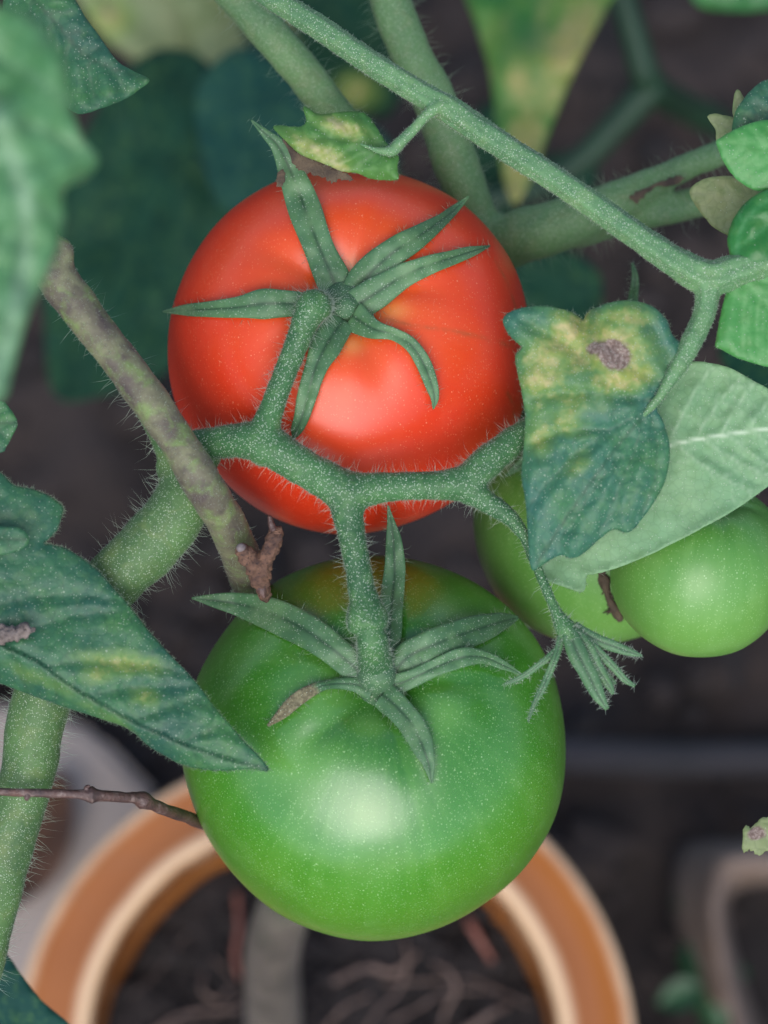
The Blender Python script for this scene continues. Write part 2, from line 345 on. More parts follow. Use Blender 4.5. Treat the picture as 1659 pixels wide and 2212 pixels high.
# ------------------------------------------------------------------ leaf and sepal builders
def px(V):
    v = np.asarray(V) - np.array([0, 0, CAMZ]); zc = -ST * v[:, 1] + CT * v[:, 2]; yc = CT * v[:, 1] + ST * v[:, 2]; k = 0.5 / -zc / U
    return np.stack([829.5 + v[:, 0] * k, 1106 - yc * k], -1), -zc
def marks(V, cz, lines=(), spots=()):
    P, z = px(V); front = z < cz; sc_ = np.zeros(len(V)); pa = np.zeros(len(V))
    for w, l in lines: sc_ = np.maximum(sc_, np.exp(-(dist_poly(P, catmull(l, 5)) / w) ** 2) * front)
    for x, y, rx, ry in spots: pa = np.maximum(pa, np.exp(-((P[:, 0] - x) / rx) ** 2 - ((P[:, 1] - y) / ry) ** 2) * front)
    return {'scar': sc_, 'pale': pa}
def side_veins(mid, poly, n, ang=52, lo=0.08, hi=0.9, maxl=900):
    mid = catmull(mid, 8); seg = np.r_[0, np.cumsum(np.hypot(*np.diff(mid, axis=0).T))]; L = seg[-1]; out = []
    for k in range(n):
        for sd in (-1, 1):
            t = (lo + (hi - lo) * (k + (0.25 if sd > 0 else 0)) / n) * L
            p = np.array([np.interp(t, seg, mid[:, 0]), np.interp(t, seg, mid[:, 1])])
            q = np.array([np.interp(min(t + 8, L), seg, mid[:, 0]), np.interp(min(t + 8, L), seg, mid[:, 1])]) - p
            if np.hypot(*q) < 1e-6: continue
            a = math.atan2(q[1], q[0]) + sd * math.radians(ang + rng.uniform(-5, 5)); line = [p]; st = 12
            for _ in range(int(maxl / st)):
                a -= sd * math.radians(1.2); p = p + st * np.array([math.cos(a), math.sin(a)]); line.append(p)
                if not inside(p[None], poly)[0]: break
            if len(line) > 2: out.append(np.array(line))
    return out
def leaf(name, outline, mid, depth, mat, parent, nv=6, pucker=8.0, step=9.0, thick=5.0, sub=5, jag=0.5, sidev=0.65, tert=False, yellow=(), brown=(), veins=None, wave=6.0,
         vw=3.0, seed=1, fold=0.0, edge=0.0, hair=0, hl=(8, 22), label=None, base=None, smoothout=True):
    """depth: number or function of (x, y).  Leaves get real thickness, veins sunk into the blade, tissue puckered up between them."""
    poly = catmull(outline, sub, True) if smoothout else np.asarray(outline, float)
    if jag:
        nn = np.roll(poly, -1, 0) - np.roll(poly, 1, 0); nn = np.stack([nn[:, 1], -nn[:, 0]], -1); nn /= np.hypot(*nn.T)[:, None] + 1e-9
        poly = poly + nn * (jag * rng.normal(size=len(poly)))[:, None] * 0.6
    lo, hi = poly.min(0), poly.max(0)
    gx, gy = np.meshgrid(np.arange(lo[0], hi[0], step), np.arange(lo[1], hi[1], step))
    gx = gx + (np.arange(gx.shape[0]) % 2)[:, None] * step / 2
    G = np.stack([gx.ravel(), gy.ravel()], -1) + rng.uniform(-.12, .12, (gx.size, 2)) * step
    G = G[inside(G, poly)]; G = G[dist_poly(G, np.vstack([poly, poly[:1]])) > step * 0.45]
    P = np.vstack([poly, G]); n = len(poly)
    v2, _, tris, *_ = delaunay_2d_cdt([Vector(p) for p in P], [(i, (i + 1) % n) for i in range(n)], [], 1, 0.05)
    P = np.array([[v.x, v.y] for v in v2]); tris = [list(t) for t in tris]
    mid = np.asarray(mid, float); sv = (veins if veins is not None else []) + side_veins(mid, poly, nv) if nv or veins else []
    d3 = np.full(len(P), 1e9)
    if tert:
        for v in sv:
            Lv = np.r_[0, np.cumsum(np.hypot(*np.diff(v, axis=0).T))]
            for q, t in enumerate(np.arange(24, Lv[-1] - 8, 24)):
                p = np.array([np.interp(t, Lv, v[:, 0]), np.interp(t, Lv, v[:, 1])]); e = np.array([np.interp(t + 6, Lv, v[:, 0]), np.interp(t + 6, Lv, v[:, 1])]) - p
                a = math.atan2(e[1], e[0]) + (1 if q % 2 else -1) * math.radians(rng.uniform(45, 75)); ln = [p]
                for _ in range(int(rng.integers(3, 6))):
                    a += rng.normal() * 0.35; p = p + 9 * np.array([math.cos(a), math.sin(a)]); ln.append(p)
                d3 = np.minimum(d3, dist_poly(P, ln))
    dm = dist_poly(P, catmull(mid, 6)); ds = np.full(len(P), 1e9)
    for v in sv: ds = np.minimum(ds, dist_poly(P, v))
    d = depth(P[:, 0], P[:, 1]) if callable(depth) else np.full(len(P), float(depth)); d = np.asarray(d, float)
    dv = np.minimum(dm * 0.8, ds)
    be = dist_poly(P, np.vstack([poly, poly[:1]]))
    d = d + pucker * (1 - np.exp(-(dv / 16) ** 2)) * np.clip(be / 20, 0, 1) + wave * fbm(P / 130, seed) + 0.25 * pucker * fbm(P / 22, seed + 9, 2)
    d = d - 0.22 * pucker * np.exp(-(d3 / 6) ** 2) - fold * np.exp(-dm / 40) - edge * np.exp(-be / 18)
    vein = np.maximum(np.exp(-(dm / (vw * 1.5)) ** 2), sidev * np.exp(-(ds / vw) ** 2) if sv else 0); vein = np.maximum(vein, 0.6 * sidev * np.exp(-(d3 / (vw * 0.8)) ** 2))
    def spots(L):
        r = np.zeros(len(P))
        for (x, y, rx, ry, rot, *wt) in L:
            c, s = math.cos(math.radians(rot)), math.sin(math.radians(rot)); X, Y = P[:, 0] - x, P[:, 1] - y
            q = ((X * c + Y * s) / rx) ** 2 + ((-X * s + Y * c) / ry) ** 2; r = np.maximum(r, np.exp(-q) * (wt[0] if wt else 1))
        return r
    A = {'vein': vein, 'yellow': spots(yellow), 'brown': spots(brown)}
    top = Wp(P[:, 0], P[:, 1], d); bot = Wp(P[:, 0], P[:, 1], d - thick); N = len(P)
    cnt = {}
    for t in tris:
        for a, b in zip(t, t[1:] + t[:1]): cnt[(a, b)] = 1
    F = []
    a, b, c = (P[tris[0][k]] for k in range(3)); cw = np.cross(b - a, c - a) > 0     # y is down
    for t in tris: F.append(t[::-1] if cw else t); F.append([i + N for i in (t if cw else t[::-1])])
    for (i, j) in cnt:
        if (j, i) not in cnt: F.append([i, j, j + N, i + N] if cw else [j, i, i + N, j + N])
    o = mk(name, np.vstack([top, bot]), F, mat, parent, base, attrs={k: np.r_[v, v] for k, v in A.items()})
    if label: o['label'] = label
    if hair:
        k = rng.integers(0, n, hair); p = poly[k]; q = poly[(k + 1) % n]; tt = rng.random((hair, 1)); pp = p + (q - p) * tt
        nrm = np.stack([(q - p)[:, 1], -(q - p)[:, 0]], -1); nrm /= np.hypot(*nrm.T)[:, None] + 1e-9
        sgn = np.where(inside(pp + nrm * 1.5, poly), -1, 1)[:, None]; nrm = nrm * sgn
        near = np.argmin(((P[None, :, :] - pp[:, None, :]) ** 2).sum(-1), 1); dd = d[near]
        w0 = Wp(pp[:, 0], pp[:, 1], dd - thick / 2); w1 = Wp(pp[:, 0] + nrm[:, 0], pp[:, 1] + nrm[:, 1], dd); nn = w1 - w0; nn /= np.linalg.norm(nn, axis=1)[:, None]
        o['_h'] = 0; return o, (w0, nn)
    return o
def ribbon(P, fold=4.0, thick=5.0, n=8, m=9, wav=2.0, seed=0, curl=0.0):
    """a narrow leaf (sepal) along (x, y, d, half width) points: folded on its midrib, real thickness.  Returns V, F, attrs, edge samples"""
    Q = catmull(P, n); Q[:, 3] = np.maximum(Q[:, 3], 0.6); T = np.gradient(Q[:, :2], axis=0); T /= np.hypot(*T.T)[:, None] + 1e-9
    Nn = np.stack([-T[:, 1], T[:, 0]], -1); u = np.linspace(-1, 1, m); K = len(Q)
    L = np.arange(K) / K
    hw = Q[:, 3] * (1 + 0.06 * noise(np.stack([L * 9 + seed * 5, L * 0], -1), seed)); hw2 = Q[:, 3] * (1 + 0.06 * noise(np.stack([L * 9 + seed * 5 + 40, L * 0], -1), seed))
    W2 = np.where(u[None] < 0, hw[:, None], hw2[:, None]) * u[None]
    X = Q[:, 0, None] + Nn[:, 0, None] * W2; Y = Q[:, 1, None] + Nn[:, 1, None] * W2
    prof = fold * (np.abs(u) ** 0.8)[None] * np.clip(Q[:, 3, None] / 20, 0, 1) - curl * (np.abs(u) ** 2)[None] * Q[:, 3, None]
    Dd = Q[:, 2, None] + prof + wav * noise(np.stack([X / 28, Y / 28], -1), seed + 3)
    th = np.minimum(thick, Q[:, 3] * 0.8)[:, None] * (1 - 0.6 * np.abs(u)[None] ** 2)
    top = Wp(X, Y, Dd + th * 0.5).reshape(-1, 3); bot = Wp(X, Y, Dd - th * 0.5 - 0.3).reshape(-1, 3); B = K * m; F = []
    for i in range(K - 1):
        for j in range(m - 1):
            a, b, c, d = i * m + j, i * m + j + 1, (i + 1) * m + j + 1, (i + 1) * m + j
            F.append([a, b, c, d]); F.append([d + B, c + B, b + B, a + B])
        for j, s in ((0, 1), (m - 1, 0)):
            a, d = i * m + j, (i + 1) * m + j; f = [a, d, d + B, a + B]; F.append(f if s else f[::-1])
    for i, s in ((0, 0), (K - 1, 1)):
        for j in range(m - 1):
            a, b = i * m + j, i * m + j + 1; f = [a, b, b + B, a + B]; F.append(f[::-1] if s == 0 else f)
    V = np.vstack([top, bot])
    # orient towards the camera
    f = F[0]; nv = np.cross(V[f[1]] - V[f[0]], V[f[2]] - V[f[0]])
    if nv @ CAMV < 0: F = [g[::-1] for g in F]
    vein = np.exp(-(np.broadcast_to(u, (K, m)) / 0.14) ** 2).ravel()
    EP = np.vstack([top.reshape(K, m, 3)[:, 0], top.reshape(K, m, 3)[:, -1]])
    mid3 = top.reshape(K, m, 3)[:, m // 2]; EN = EP - np.vstack([mid3, mid3]); EN /= np.linalg.norm(EN, axis=1)[:, None] + 1e-12
    return V, F, np.r_[vein, vein], (EP, EN), (X, Y)
def blobs(XY, L):
    X, Y = XY; r = np.zeros(X.size)
    for (x, y, rad) in L: r = np.maximum(r, np.exp(-(((X.ravel() - x) ** 2 + (Y.ravel() - y) ** 2) / rad ** 2)))
    return np.r_[r, r]

# ------------------------------------------------------------------ tomatoes
def tomato_flesh(cx, cy, d, R, axis, flat, dip, dipw, lobes, seed, n=190, m=280):
    a = np.array(axis, float); a /= np.linalg.norm(a); y = np.array([0, 1, 0]) - a * a[1]; y /= np.linalg.norm(y); x = np.cross(y, a)
    th = np.linspace(0, math.pi, n); ph = np.linspace(0, 2 * math.pi, m, endpoint=False); T, Ph = np.meshgrid(th, ph, indexing='ij')
    e = 2 / 2.2; rho = np.sin(T) ** e; z = np.sign(np.cos(T)) * np.abs(np.cos(T)) ** e * flat
    up = z > 0; z = z - up * dip * np.exp(-(rho / dipw) ** 2) + (~up) * 0.06 * np.exp(-(rho / 0.25) ** 2)
    k, amp, at, w, p0 = lobes
    dphi = np.abs(((Ph - math.radians(p0)) / (2 * math.pi / k)) % 1 - 0.5) * 2      # 1 on a bump, 0 in a groove
    g = 0.45 - 1.25 * np.exp(-(dphi / 0.30) ** 2)
    z = z + up * amp * g * np.exp(-((rho - at) / w) ** 2)
    nz = np.stack([np.cos(Ph) * np.sin(T), np.sin(Ph) * np.sin(T), np.cos(T)], -1)
    rad = 1 + 0.012 * fbm(nz * 1.7 + seed, seed, 2) + 0.006 * np.cos(k * (Ph - math.radians(p0))) * np.sin(T) ** 2
    lx, ly, lz = rho * np.cos(Ph) * rad, rho * np.sin(Ph) * rad, z * rad
    k_ = (D0 - d) / D0 * U * R
    off = lx[..., None] * x + ly[..., None] * y + lz[..., None] * a
    V = (Wp(cx, cy, d) + rotv(off * k_)).reshape(-1, 3); F = []
    for i in range(n - 1):
        for j in range(m):
            q = (j + 1) % m; F.append([i * m + j, (i + 1) * m + j, (i + 1) * m + q, i * m + q])
    mer = np.stack([np.cos(Ph), np.sin(Ph), T * 0.12 + seed], -1).reshape(-1, 3)
    return V, F, {'pole': (T / math.pi).ravel(), 'mer': mer}
class Surf:
    def __init__(s, V, F, d0):
        s.b = BVHTree.FromPolygons([Vector(v) for v in V], F); s.d0 = d0
    def __call__(s, x, y, lo=-1e9):
        c = Vector((0, 0, CAMZ)); r = Vector(Wp(x, y, 0.0)) - c; h = s.b.ray_cast(c, r.normalized())
        if h[0] is None: return max(s.d0, lo)
        v = h[0] - c; ax = -(v.x * 0 + v.y * -ST + v.z * CT); return max(D0 - ax / U, lo)
def make_calyx(root, surf, sepals, hubs, hair=45, seed=0, hl=(8, 26)):
    """calyx > sepals (each its own mesh), hub, hairs"""
    pt = Parts()
    for h in hubs: pt.add(*tube(h, 18, 6, 0.08, seed))
    V, F = fuse(pt, 0.00032, 5); hub = mk('calyx', V, F, MCAL, root)
    for i, sp in enumerate(sepals):
        lo = sp.get('lo', -1e9); off = sp.get('off', 14)
        C = catmull([(q[0], q[1], q[2] * (0.88 if k > 1 else 1), q[3] if len(q) > 3 else off) for k, q in enumerate(sp['p'])], 4)
        tt = np.gradient(C[:, :2], axis=0); tt /= np.hypot(*tt.T)[:, None]; nm = np.stack([-tt[:, 1], tt[:, 0]], -1) * C[:, 2:3]
        dd = np.array([max(surf(x, y, lo), surf(x + a, y + b, lo) + 2, surf(x - a, y - b, lo) + 2) for x, y, a, b in zip(C[:, 0], C[:, 1], nm[:, 0], nm[:, 1])]) + C[:, 3]
        for _ in range(6): dd[1:-1] = np.maximum(dd[1:-1] * 0.4 + 0.3 * (dd[:-2] + dd[2:]), 0.5 * (dd[1:-1] + 0.5 * (dd[:-2] + dd[2:])))
        P = np.stack([C[:, 0], C[:, 1], dd, C[:, 2]], -1)
        V, F, vein, (EP, EN), XY = ribbon(P, sp.get('fold', 9), 7, 3, 11, 5.0, seed + i, sp.get('curl', 0.20))
        o = mk('sepal', V, F, MCALP, hub, attrs={'vein': vein, 'yellow': blobs(XY, sp.get('y', [])), 'brown': blobs(XY, sp.get('b', []))})
        if 'label' in sp: o['label'] = sp['label']
        k = rng.integers(0, len(EP), hair); sm = Parts(); sm.add(*hairs(EP[k] + rng.normal(size=(hair, 3)) * 3 * U, EN[k], hl[0] * U, hl[1] * U, 0.42 * U, spread=0.5))
        pw, nw = sample(V, F, hair * 2); sm.add(*hairs(pw, nw, 3 * U, 8 * U, 0.4 * U))
        fz = sm if i == 0 else fz
        if i: fz.add(*sm.get())
    mk('hairs', *fz.get(), MHAIRD, hub, kind='stuff')
    return hub

# red
RC = (757, 758, -430, 394)
root_r = thing('tomato', 'ripe red tomato, the only red fruit, above the big green one', 'tomato', Wp(755, 757, -430), 'tomatoes on the fruit truss')
V, F, A = tomato_flesh(*RC, (-0.03, 0.33, 0.944), 0.90, 0.20, 0.30, (5, 0.018, 0.40, 0.18, 40), 1)
A.update(marks(V, 0.5 + 430 * U, [(5, [(835, 690), (900, 704), (980, 716), (1060, 734), (1118, 752)]), (3, [(1070, 560), (1100, 620), (1120, 690)]), (3, [(1095, 850), (1110, 880), (1105, 910)])], [(850, 672, 34, 22), (760, 745, 26, 22), (760, 590, 16, 30)]))
mk('flesh', V, F, MRED, root_r, attrs=A); SR = Surf(V, F, -430)
make_calyx(root_r, SR, [
    dict(p=[(736, 650, 30, 16), (716, 595, 36), (688, 530, 37), (660, 455, 40), (634, 385, 33), (603, 318, 20), (575, 290, 12), (542, 259, 2)], lo=-190, y=[(680, 470, 40), (640, 400, 30)], label='long sepal pointing up past the top of the red tomato'),
    dict(p=[(756, 648, 30, 16), (796, 595, 36), (850, 545, 36), (905, 510, 27), (955, 475, 17), (985, 450, 11), (1013, 424, 2)], lo=-300, y=[(880, 520, 30)]),
    dict(p=[(770, 660, 34, 14), (820, 628, 34), (872, 596, 30), (925, 573, 25), (975, 557, 19), (1020, 543, 13), (1059, 531, 2)], lo=-330, y=[(880, 590, 40), (930, 570, 30)]),
    dict(p=[(712, 662, 24, 24), (665, 658, 26), (620, 656, 34), (570, 656, 37), (515, 664, 27), (450, 668, 19), (400, 670, 14), (351, 673, 2)], lo=-330, y=[(400, 670, 30)]),
    dict(p=[(760, 682, 34, 14), (806, 710, 22), (850, 722, 16), (888, 745, 18), (915, 785, 19), (932, 830, 16), (939, 860, 10), (936, 884, 2)], lo=-330, y=[(860, 730, 40)]),
    dict(p=[(742, 690, 30, 16), (708, 740, 34), (683, 790, 28), (665, 850, 25), (652, 900, 19), (640, 930, 14), (634, 948, 3)], lo=-200, y=[(660, 860, 50)]),
], [[(750, 668, SR(744, 664) - 50, 70), (750, 668, SR(744, 664) - 14, 70)], [(744, 664, SR(742, 664) - 10, 34), (744, 664, SR(744, 664) + 36, 33)],
    [(735, 655, SR(742, 650) - 4, 30), (700, 660, SR(700, 660), 20)], [(752, 650, SR(760, 650) - 4, 40), (790, 615, SR(790, 615) - 4, 30)], [(752, 670, SR(760, 660) - 4, 40), (795, 700, SR(795, 700) - 4, 22)]], seed=3)
HUB_R = SR(744, 664) + 40

# green
GC = (812, 1612, -380, 412)
root_g = thing('tomato', 'big glossy dark green tomato at the bottom, below the red one', 'tomato', Wp(812, 1617, -380), 'tomatoes on the fruit truss')
V, F, A = tomato_flesh(*GC, (0.01, 0.43, 0.90), 0.90, 0.17, 0.24, (5, 0.019, 0.37, 0.15, -103), 2)
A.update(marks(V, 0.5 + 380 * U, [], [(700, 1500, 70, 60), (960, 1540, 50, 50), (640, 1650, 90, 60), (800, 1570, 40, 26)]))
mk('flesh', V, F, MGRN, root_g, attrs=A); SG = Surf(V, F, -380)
hg = SG(820, 1480)
make_calyx(root_g, SG, [
    dict(p=[(800, 1470, 30, 22), (765, 1440, 32), (705, 1392, 38), (640, 1350, 42), (575, 1322, 40), (520, 1306, 30), (465, 1297, 18), (414, 1292, 2)], lo=-250, y=[(580, 1325, 50)]),
    dict(p=[(825, 1460, 26, 22), (838, 1390, 26), (846, 1310, 29), (852, 1240, 27), (850, 1170, 20), (845, 1130, 11), (838, 1092, 2)], lo=-190, off=24),
    dict(p=[(840, 1470, 28, 22), (880, 1420, 34), (940, 1392, 38), (1005, 1368, 38), (1060, 1350, 30), (1095, 1340, 18), (1120, 1334, 4)], lo=-280, y=[(980, 1385, 24)], off=20),
    dict(p=[(840, 1485, 26, 22), (885, 1468, 20), (940, 1442, 22), (1000, 1420, 24), (1045, 1420, 16), (1085, 1436, 12), (1128, 1457, 2)], lo=-280, off=22),
    dict(p=[(805, 1490, 26, 20), (765, 1478, 16), (712, 1478, 12), (675, 1490, 15), (640, 1512, 18), (607, 1543, 13), (578, 1568, 3)], lo=-280, curl=0.5, y=[(640, 1515, 60)], b=[(592, 1555, 60), (645, 1510, 60)], label='withered brown sepal of the green tomato'),
    dict(p=[(825, 1500, 30, 20), (855, 1525, 30), (890, 1565, 32), (912, 1610, 27), (926, 1650, 16), (933, 1692, 3)], lo=-280, y=[(890, 1580, 40)]),
], [[(818, 1482, hg - 50, 60), (818, 1482, hg - 20, 58)], [(818, 1478, hg - 10, 48), (815, 1450, hg + 45, 42)]], seed=21, hair=70)

# two pale green ones
root_p = thing('tomato', 'pale green tomato with a brown scar, half hidden behind the leaves', 'tomato', Wp(1292, 1125, -650), 'tomatoes on the fruit truss')
V, F, A = tomato_flesh(1292, 1125, -650, 270, (-0.1, 0.80, 0.55), 0.92, 0.14, 0.3, (5, 0.02, 0.4, 0.2, 20), 5, 100, 150)
mk('flesh', V, F, MPAL, root_p, attrs=A); SP = Surf(V, F, -650)
pt = Parts(); pts = [(1296, 1225), (1306, 1255), (1314, 1285), (1325, 1312), (1338, 1335)]
pt.add(*tube([(x, y, SP(x, y) + 2, 8 + 3 * (i % 2)) for i, (x, y) in enumerate(pts)], 9, 6, 0.7, 4))
for k in range(34):
    t = rng.random() * 3.99; i = int(t); f = t - i; x = pts[i][0] * (1 - f) + pts[i + 1][0] * f + rng.normal() * 5; y = pts[i][1] * (1 - f) + pts[i + 1][1] * f
    pt.add(*tube([(x, y, SP(x, y) + 3, 3.5), (x + rng.normal() * 6, y + 6 + 5 * rng.random(), SP(x, y) + 7, 1.2)], 5, 2))
mk('scar', *pt.get(), MDRY, root_p)
make_calyx(root_p, SP, [
    dict(p=[(1290, 905, 20, 20), (1340, 790, 18, 60), (1364, 690, 15, 120), (1368, 640, 12, 150), (1372, 600, 9, 160), (1366, 568, 3, 160)], lo=-620),
    dict(p=[(1270, 905, 20, 20), (1200, 800, 18, 40), (1150, 700, 13, 60), (1136, 660, 10, 60), (1132, 628, 2, 60)], lo=-620),
    dict(p=[(1290, 915, 20, 20), (1380, 940, 22), (1450, 980, 14), (1500, 1010, 2)], lo=-620),
    dict(p=[(1270, 920, 20, 20), (1190, 960, 22), (1130, 1000, 14), (1090, 1030, 2)], lo=-560),
], [[(1280, 900, SP(1280, 900, -600) - 10, 44), (1280, 900, SP(1280, 900, -600) + 30, 36)]], 60, 41)
root_q = thing('tomato', 'small round pale green tomato at the right edge, in front of the scarred one', 'tomato', Wp(1513, 1229, -290), 'tomatoes on the fruit truss')
V, F, A = tomato_flesh(1513, 1229, -290, 192, (0.1, 0.85, 0.5), 0.96, 0.14, 0.3, (5, 0.015, 0.4, 0.2, 20), 8, 100, 150)
mk('flesh', V, F, MPAL, root_q, attrs=A); SQ = Surf(V, F, -290)
make_calyx(root_q, SQ, [
    dict(p=[(1530, 1070, 16, 14), (1480, 1085, 18), (1430, 1120, 10), (1405, 1150, 2)], lo=-330),
    dict(p=[(1535, 1065, 16, 14), (1560, 1030, 16), (1590, 1000, 10), (1610, 980, 2)], lo=-330),
], [[(1535, 1068, SQ(1535, 1075, -330) - 10, 30), (1535, 1068, SQ(1535, 1075, -330) + 22, 24)]], 40, 51)

# ------------------------------------------------------------------ the tomato plant
PZ = 0.15
ROOT_PX = (590, 2330)
soilz = PZ - 0.022
pbase = Gp(590, 2330, soilz)
plant = thing('tomato_plant', 'potted tomato plant with hairy green stems, blotched leaves and the fruit truss', 'tomato plant', pbase)
def dz(x, y, z):      # depth of the view point where its ray meets height z
    g = Gp(x, y, z); v = g - np.array([0, 0, CAMZ]); return D0 - (v @ -CAMV) / U
d_root = dz(590, 2330, soilz - 0.01)
def with_hairs(o, V, F, n, lo, hi, fine=0, mask=None, rad=0.55, glint=0):
    pt = Parts()
    if n: pt.add(*hairs(*sample(V, F, n, mask), lo * U, hi * U, rad * U, 0.35, 0.4))
    if fine: pt.add(*hairs(*sample(V, F, fine, mask), 3 * U, 8 * U, 0.42 * U, 0.2, 0.5))
    if glint: pt.add(*hairs(*sample(V, F, glint, facing), 1.2 * U, 4 * U, 0.5 * U, 0.1, 0.6))
    mk('hairs', *pt.get(), MHAIR, o, kind='stuff')
def rough(V, F, amp, sc_, seed): return V + normals(V, F) * (amp * U * fbm(V / (sc_ * U), seed, 3))[:, None]
side = lambda C, N: (np.abs(N @ CAMV + 0.05) < 0.42).astype(float)
facing = lambda C, N: (N @ CAMV > -0.35).astype(float)

# main stem from the pot, up behind the fruit, with its two upper forks
pt = Parts()
pt.add(*tube([(588, 2345, d_root, 64), (592, 2212, d_root + 330, 62), (604, 1990, -2500, 60), (780, 1680, -1900, 52), (1010, 1450, -1500, 42), (1165, 1240, -1250, 40),
              (1165, 1000, -1020, 42), (1120, 800, -900, 44), (1075, 620, -800, 46), (1030, 490, -700, 50), (985, 350, -630, 52), (930, 200, -600, 48), (872, 80, -600, 46), (838, -20, -600, 46), (800, -160, -600, 44)], 20, 8, 0.05, 1))
pt.add(*tube([(1050, 560, -760, 50), (1110, 515, -690, 62), (1200, 490, -650, 58), (1290, 455, -640, 52), (1350, 425, -635, 42), (1420, 388, -630, 32), (1500, 352, -630, 31), (1570, 325, -640, 30), (1700, 270, -700, 28)], 20, 8, 0.05, 2))
pt.add(*tube([(1250, 490, -670, 46), (1340, 468, -680, 40), (1420, 455, -680, 38), (1500, 440, -690, 34), (1600, 430, -700, 30), (1720, 420, -720, 28)], 20, 8, 0.05, 3))
pt.add(*tube([(1060, 620, -900, 40), (900, 480, -880, 40), (800, 350, -700, 42), (715, 235, -560, 42), (650, 150, -520, 43), (575, 65, -510, 44), (505, -15, -510, 44), (430, -100, -500, 44)], 20, 8, 0.05, 4))
V, F = fuse(pt, 0.0011, 4); V = rough(V, F, 2.5, 60, 5)
stem = mk('stem', V, F, MSTE, plant)
ps, ns = sample(V, F, 1500, lambda C, N: (C[:, 2] > 0.30) * side(C, N))
mk('hairs', *hairs(ps, ns, 12 * U, 62 * U, 0.5 * U, 0.3, 0.3), MHAIRD, stem, kind='stuff')

# thick hairy fruiting stem low on the left
pt = Parts()
pt.add(*tube([(-60, 2120, -140, 58), (-20, 1960, -130, 60), (22, 1800, -115, 60), (62, 1660, -105, 61), (84, 1530, -95, 66), (150, 1370, -85, 66), (245, 1255, -75, 66), (330, 1170, -60, 68), (392, 1085, -60, 66), (392, 1005, -75, 50), (345, 915, -95, 36), (250, 770, -110, 32), (150, 640, -110, 30)], 20, 8, 0.05, 6))
pt.add(*tube([(395, 1070, -70, 50), (358, 1010, -75, 24)], 16, 6))
pt.add(*tube([(392, 1060, -70, 52), (450, 975, -55, 34)], 16, 6))
V, F = fuse(pt, 0.00065, 5); V = rough(V, F, 1.5, 40, 15)
fst = mk('fruiting_stem', V, F, MFST, plant); with_hairs(fst, V, F, 900, 10, 60, 1200, side, 0.40, 2500)

# fruit truss
pt = Parts()
T = lambda *p, **k: pt.add(*tube(p, 18, 7, 0.06, len(pt.V), **k))
T((425, 965, -58, 36), (480, 955, -35, 36), (530, 952, -15, 40), (580, 962, 0, 44), (640, 1000, 8, 40), (700, 1035, 10, 42), (752, 1062, 10, 46), (800, 1055, 10, 36), (860, 1050, 8, 31), (930, 1050, 5, 31), (985, 1045, 2, 36), (1020, 1042, 0, 34))
T((572, 965, 0, 44), (576, 920, -2, 33), (595, 860, -5, 26), (620, 795, -8, 25), (643, 735, -10, 27), (660, 695, -10, 30), (674, 666, -14, 37), (684, 660, -20, 35), (706, 660, HUB_R - 14, 22), (740, 664, HUB_R - 20, 24))
T((752, 1062, 10, 46), (752, 1112, 12, 35), (762, 1170, 16, 30), (774, 1230, 22, 29), (785, 1290, 26, 32), (791, 1325, 28, 43), (796, 1350, 28, 45), (800, 1368, 28, 31), (804, 1385, 28, 34), (810, 1430, hg + 60, 39), (816, 1470, hg + 10, 42))
T((1005, 1045, 0, 36), (1050, 1000, -5, 36), (1095, 965, -20, 32), (1140, 930, -50, 28), (1200, 895, -140, 24), (1250, 890, -300, 24), (1280, 898, SP(1280, 900, -600) + 20, 26))
T((1190, 900, -120, 20), (1300, 930, -150, 18), (1420, 990, -160, 18), (1500, 1040, -170, 18), (1535, 1066, SQ(1535, 1075, -330) + 18, 20))
T((1010, 1055, 0, 34), (1045, 1080, 0, 26), (1090, 1110, 0, 20), (1128, 1150, 0, 14), (1150, 1200, 5, 12), (1175, 1260, 10, 11), (1196, 1310, 15, 12), (1212, 1345, 18, 18), (1222, 1368, 18, 20))
V, F = fuse(pt, 0.00034, 5); V = rough(V, F, 1.2, 22, 25)
truss = mk('fruit_truss', V, F, MTRU, plant); with_hairs(truss, V, F, 2200, 6, 42, 4200, side, 0.40, 5000)
# spent flower at the end of the truss: narrow wilted sepals
SF = [[(1216, 1362, 20, 8), (1205, 1400, 25, 8), (1160, 1440, 25, 7), (1120, 1466, 20, 6), (1088, 1478, 20, 2)],
      [(1216, 1365, 22, 9), (1200, 1420, 30, 8), (1175, 1480, 35, 8), (1155, 1520, 35, 6), (1140, 1560, 35, 2)],
      [(1228, 1360, 30, 16), (1245, 1405, 38, 21), (1270, 1455, 44, 20), (1292, 1500, 46, 15), (1312, 1532, 46, 5)],
      [(1236, 1360, 25, 12), (1268, 1400, 30, 16), (1295, 1450, 32, 13), (1318, 1485, 32, 8), (1324, 1500, 30, 3)],
      [(1240, 1355, 18, 9), (1285, 1400, 20, 9), (1325, 1440, 20, 9), (1350, 1468, 20, 7), (1372, 1482, 20, 4)],
      [(1240, 1350, 12, 9), (1280, 1378, 12, 14), (1330, 1398, 10, 12), (1365, 1410, 8, 8), (1388, 1417, 8, 2)],
      [(1236, 1365, 16, 8), (1280, 1420, 14, 9), (1312, 1460, 14, 7), (1330, 1478, 14, 3)]]
pt = Parts()
pt.add(*tube([(1205, 1325, 16, 12), (1218, 1352, 18, 22), (1232, 1378, 20, 20), (1240, 1395, 20, 10)], 16, 7, 0.15, 3))
fl = mk('spent_flower', *pt.get(), MTRU, plant); hz = Parts()
V0, F0 = pt.get(); hz.add(*hairs(*sample(V0, F0, 160), 8 * U, 22 * U, 0.5 * U))
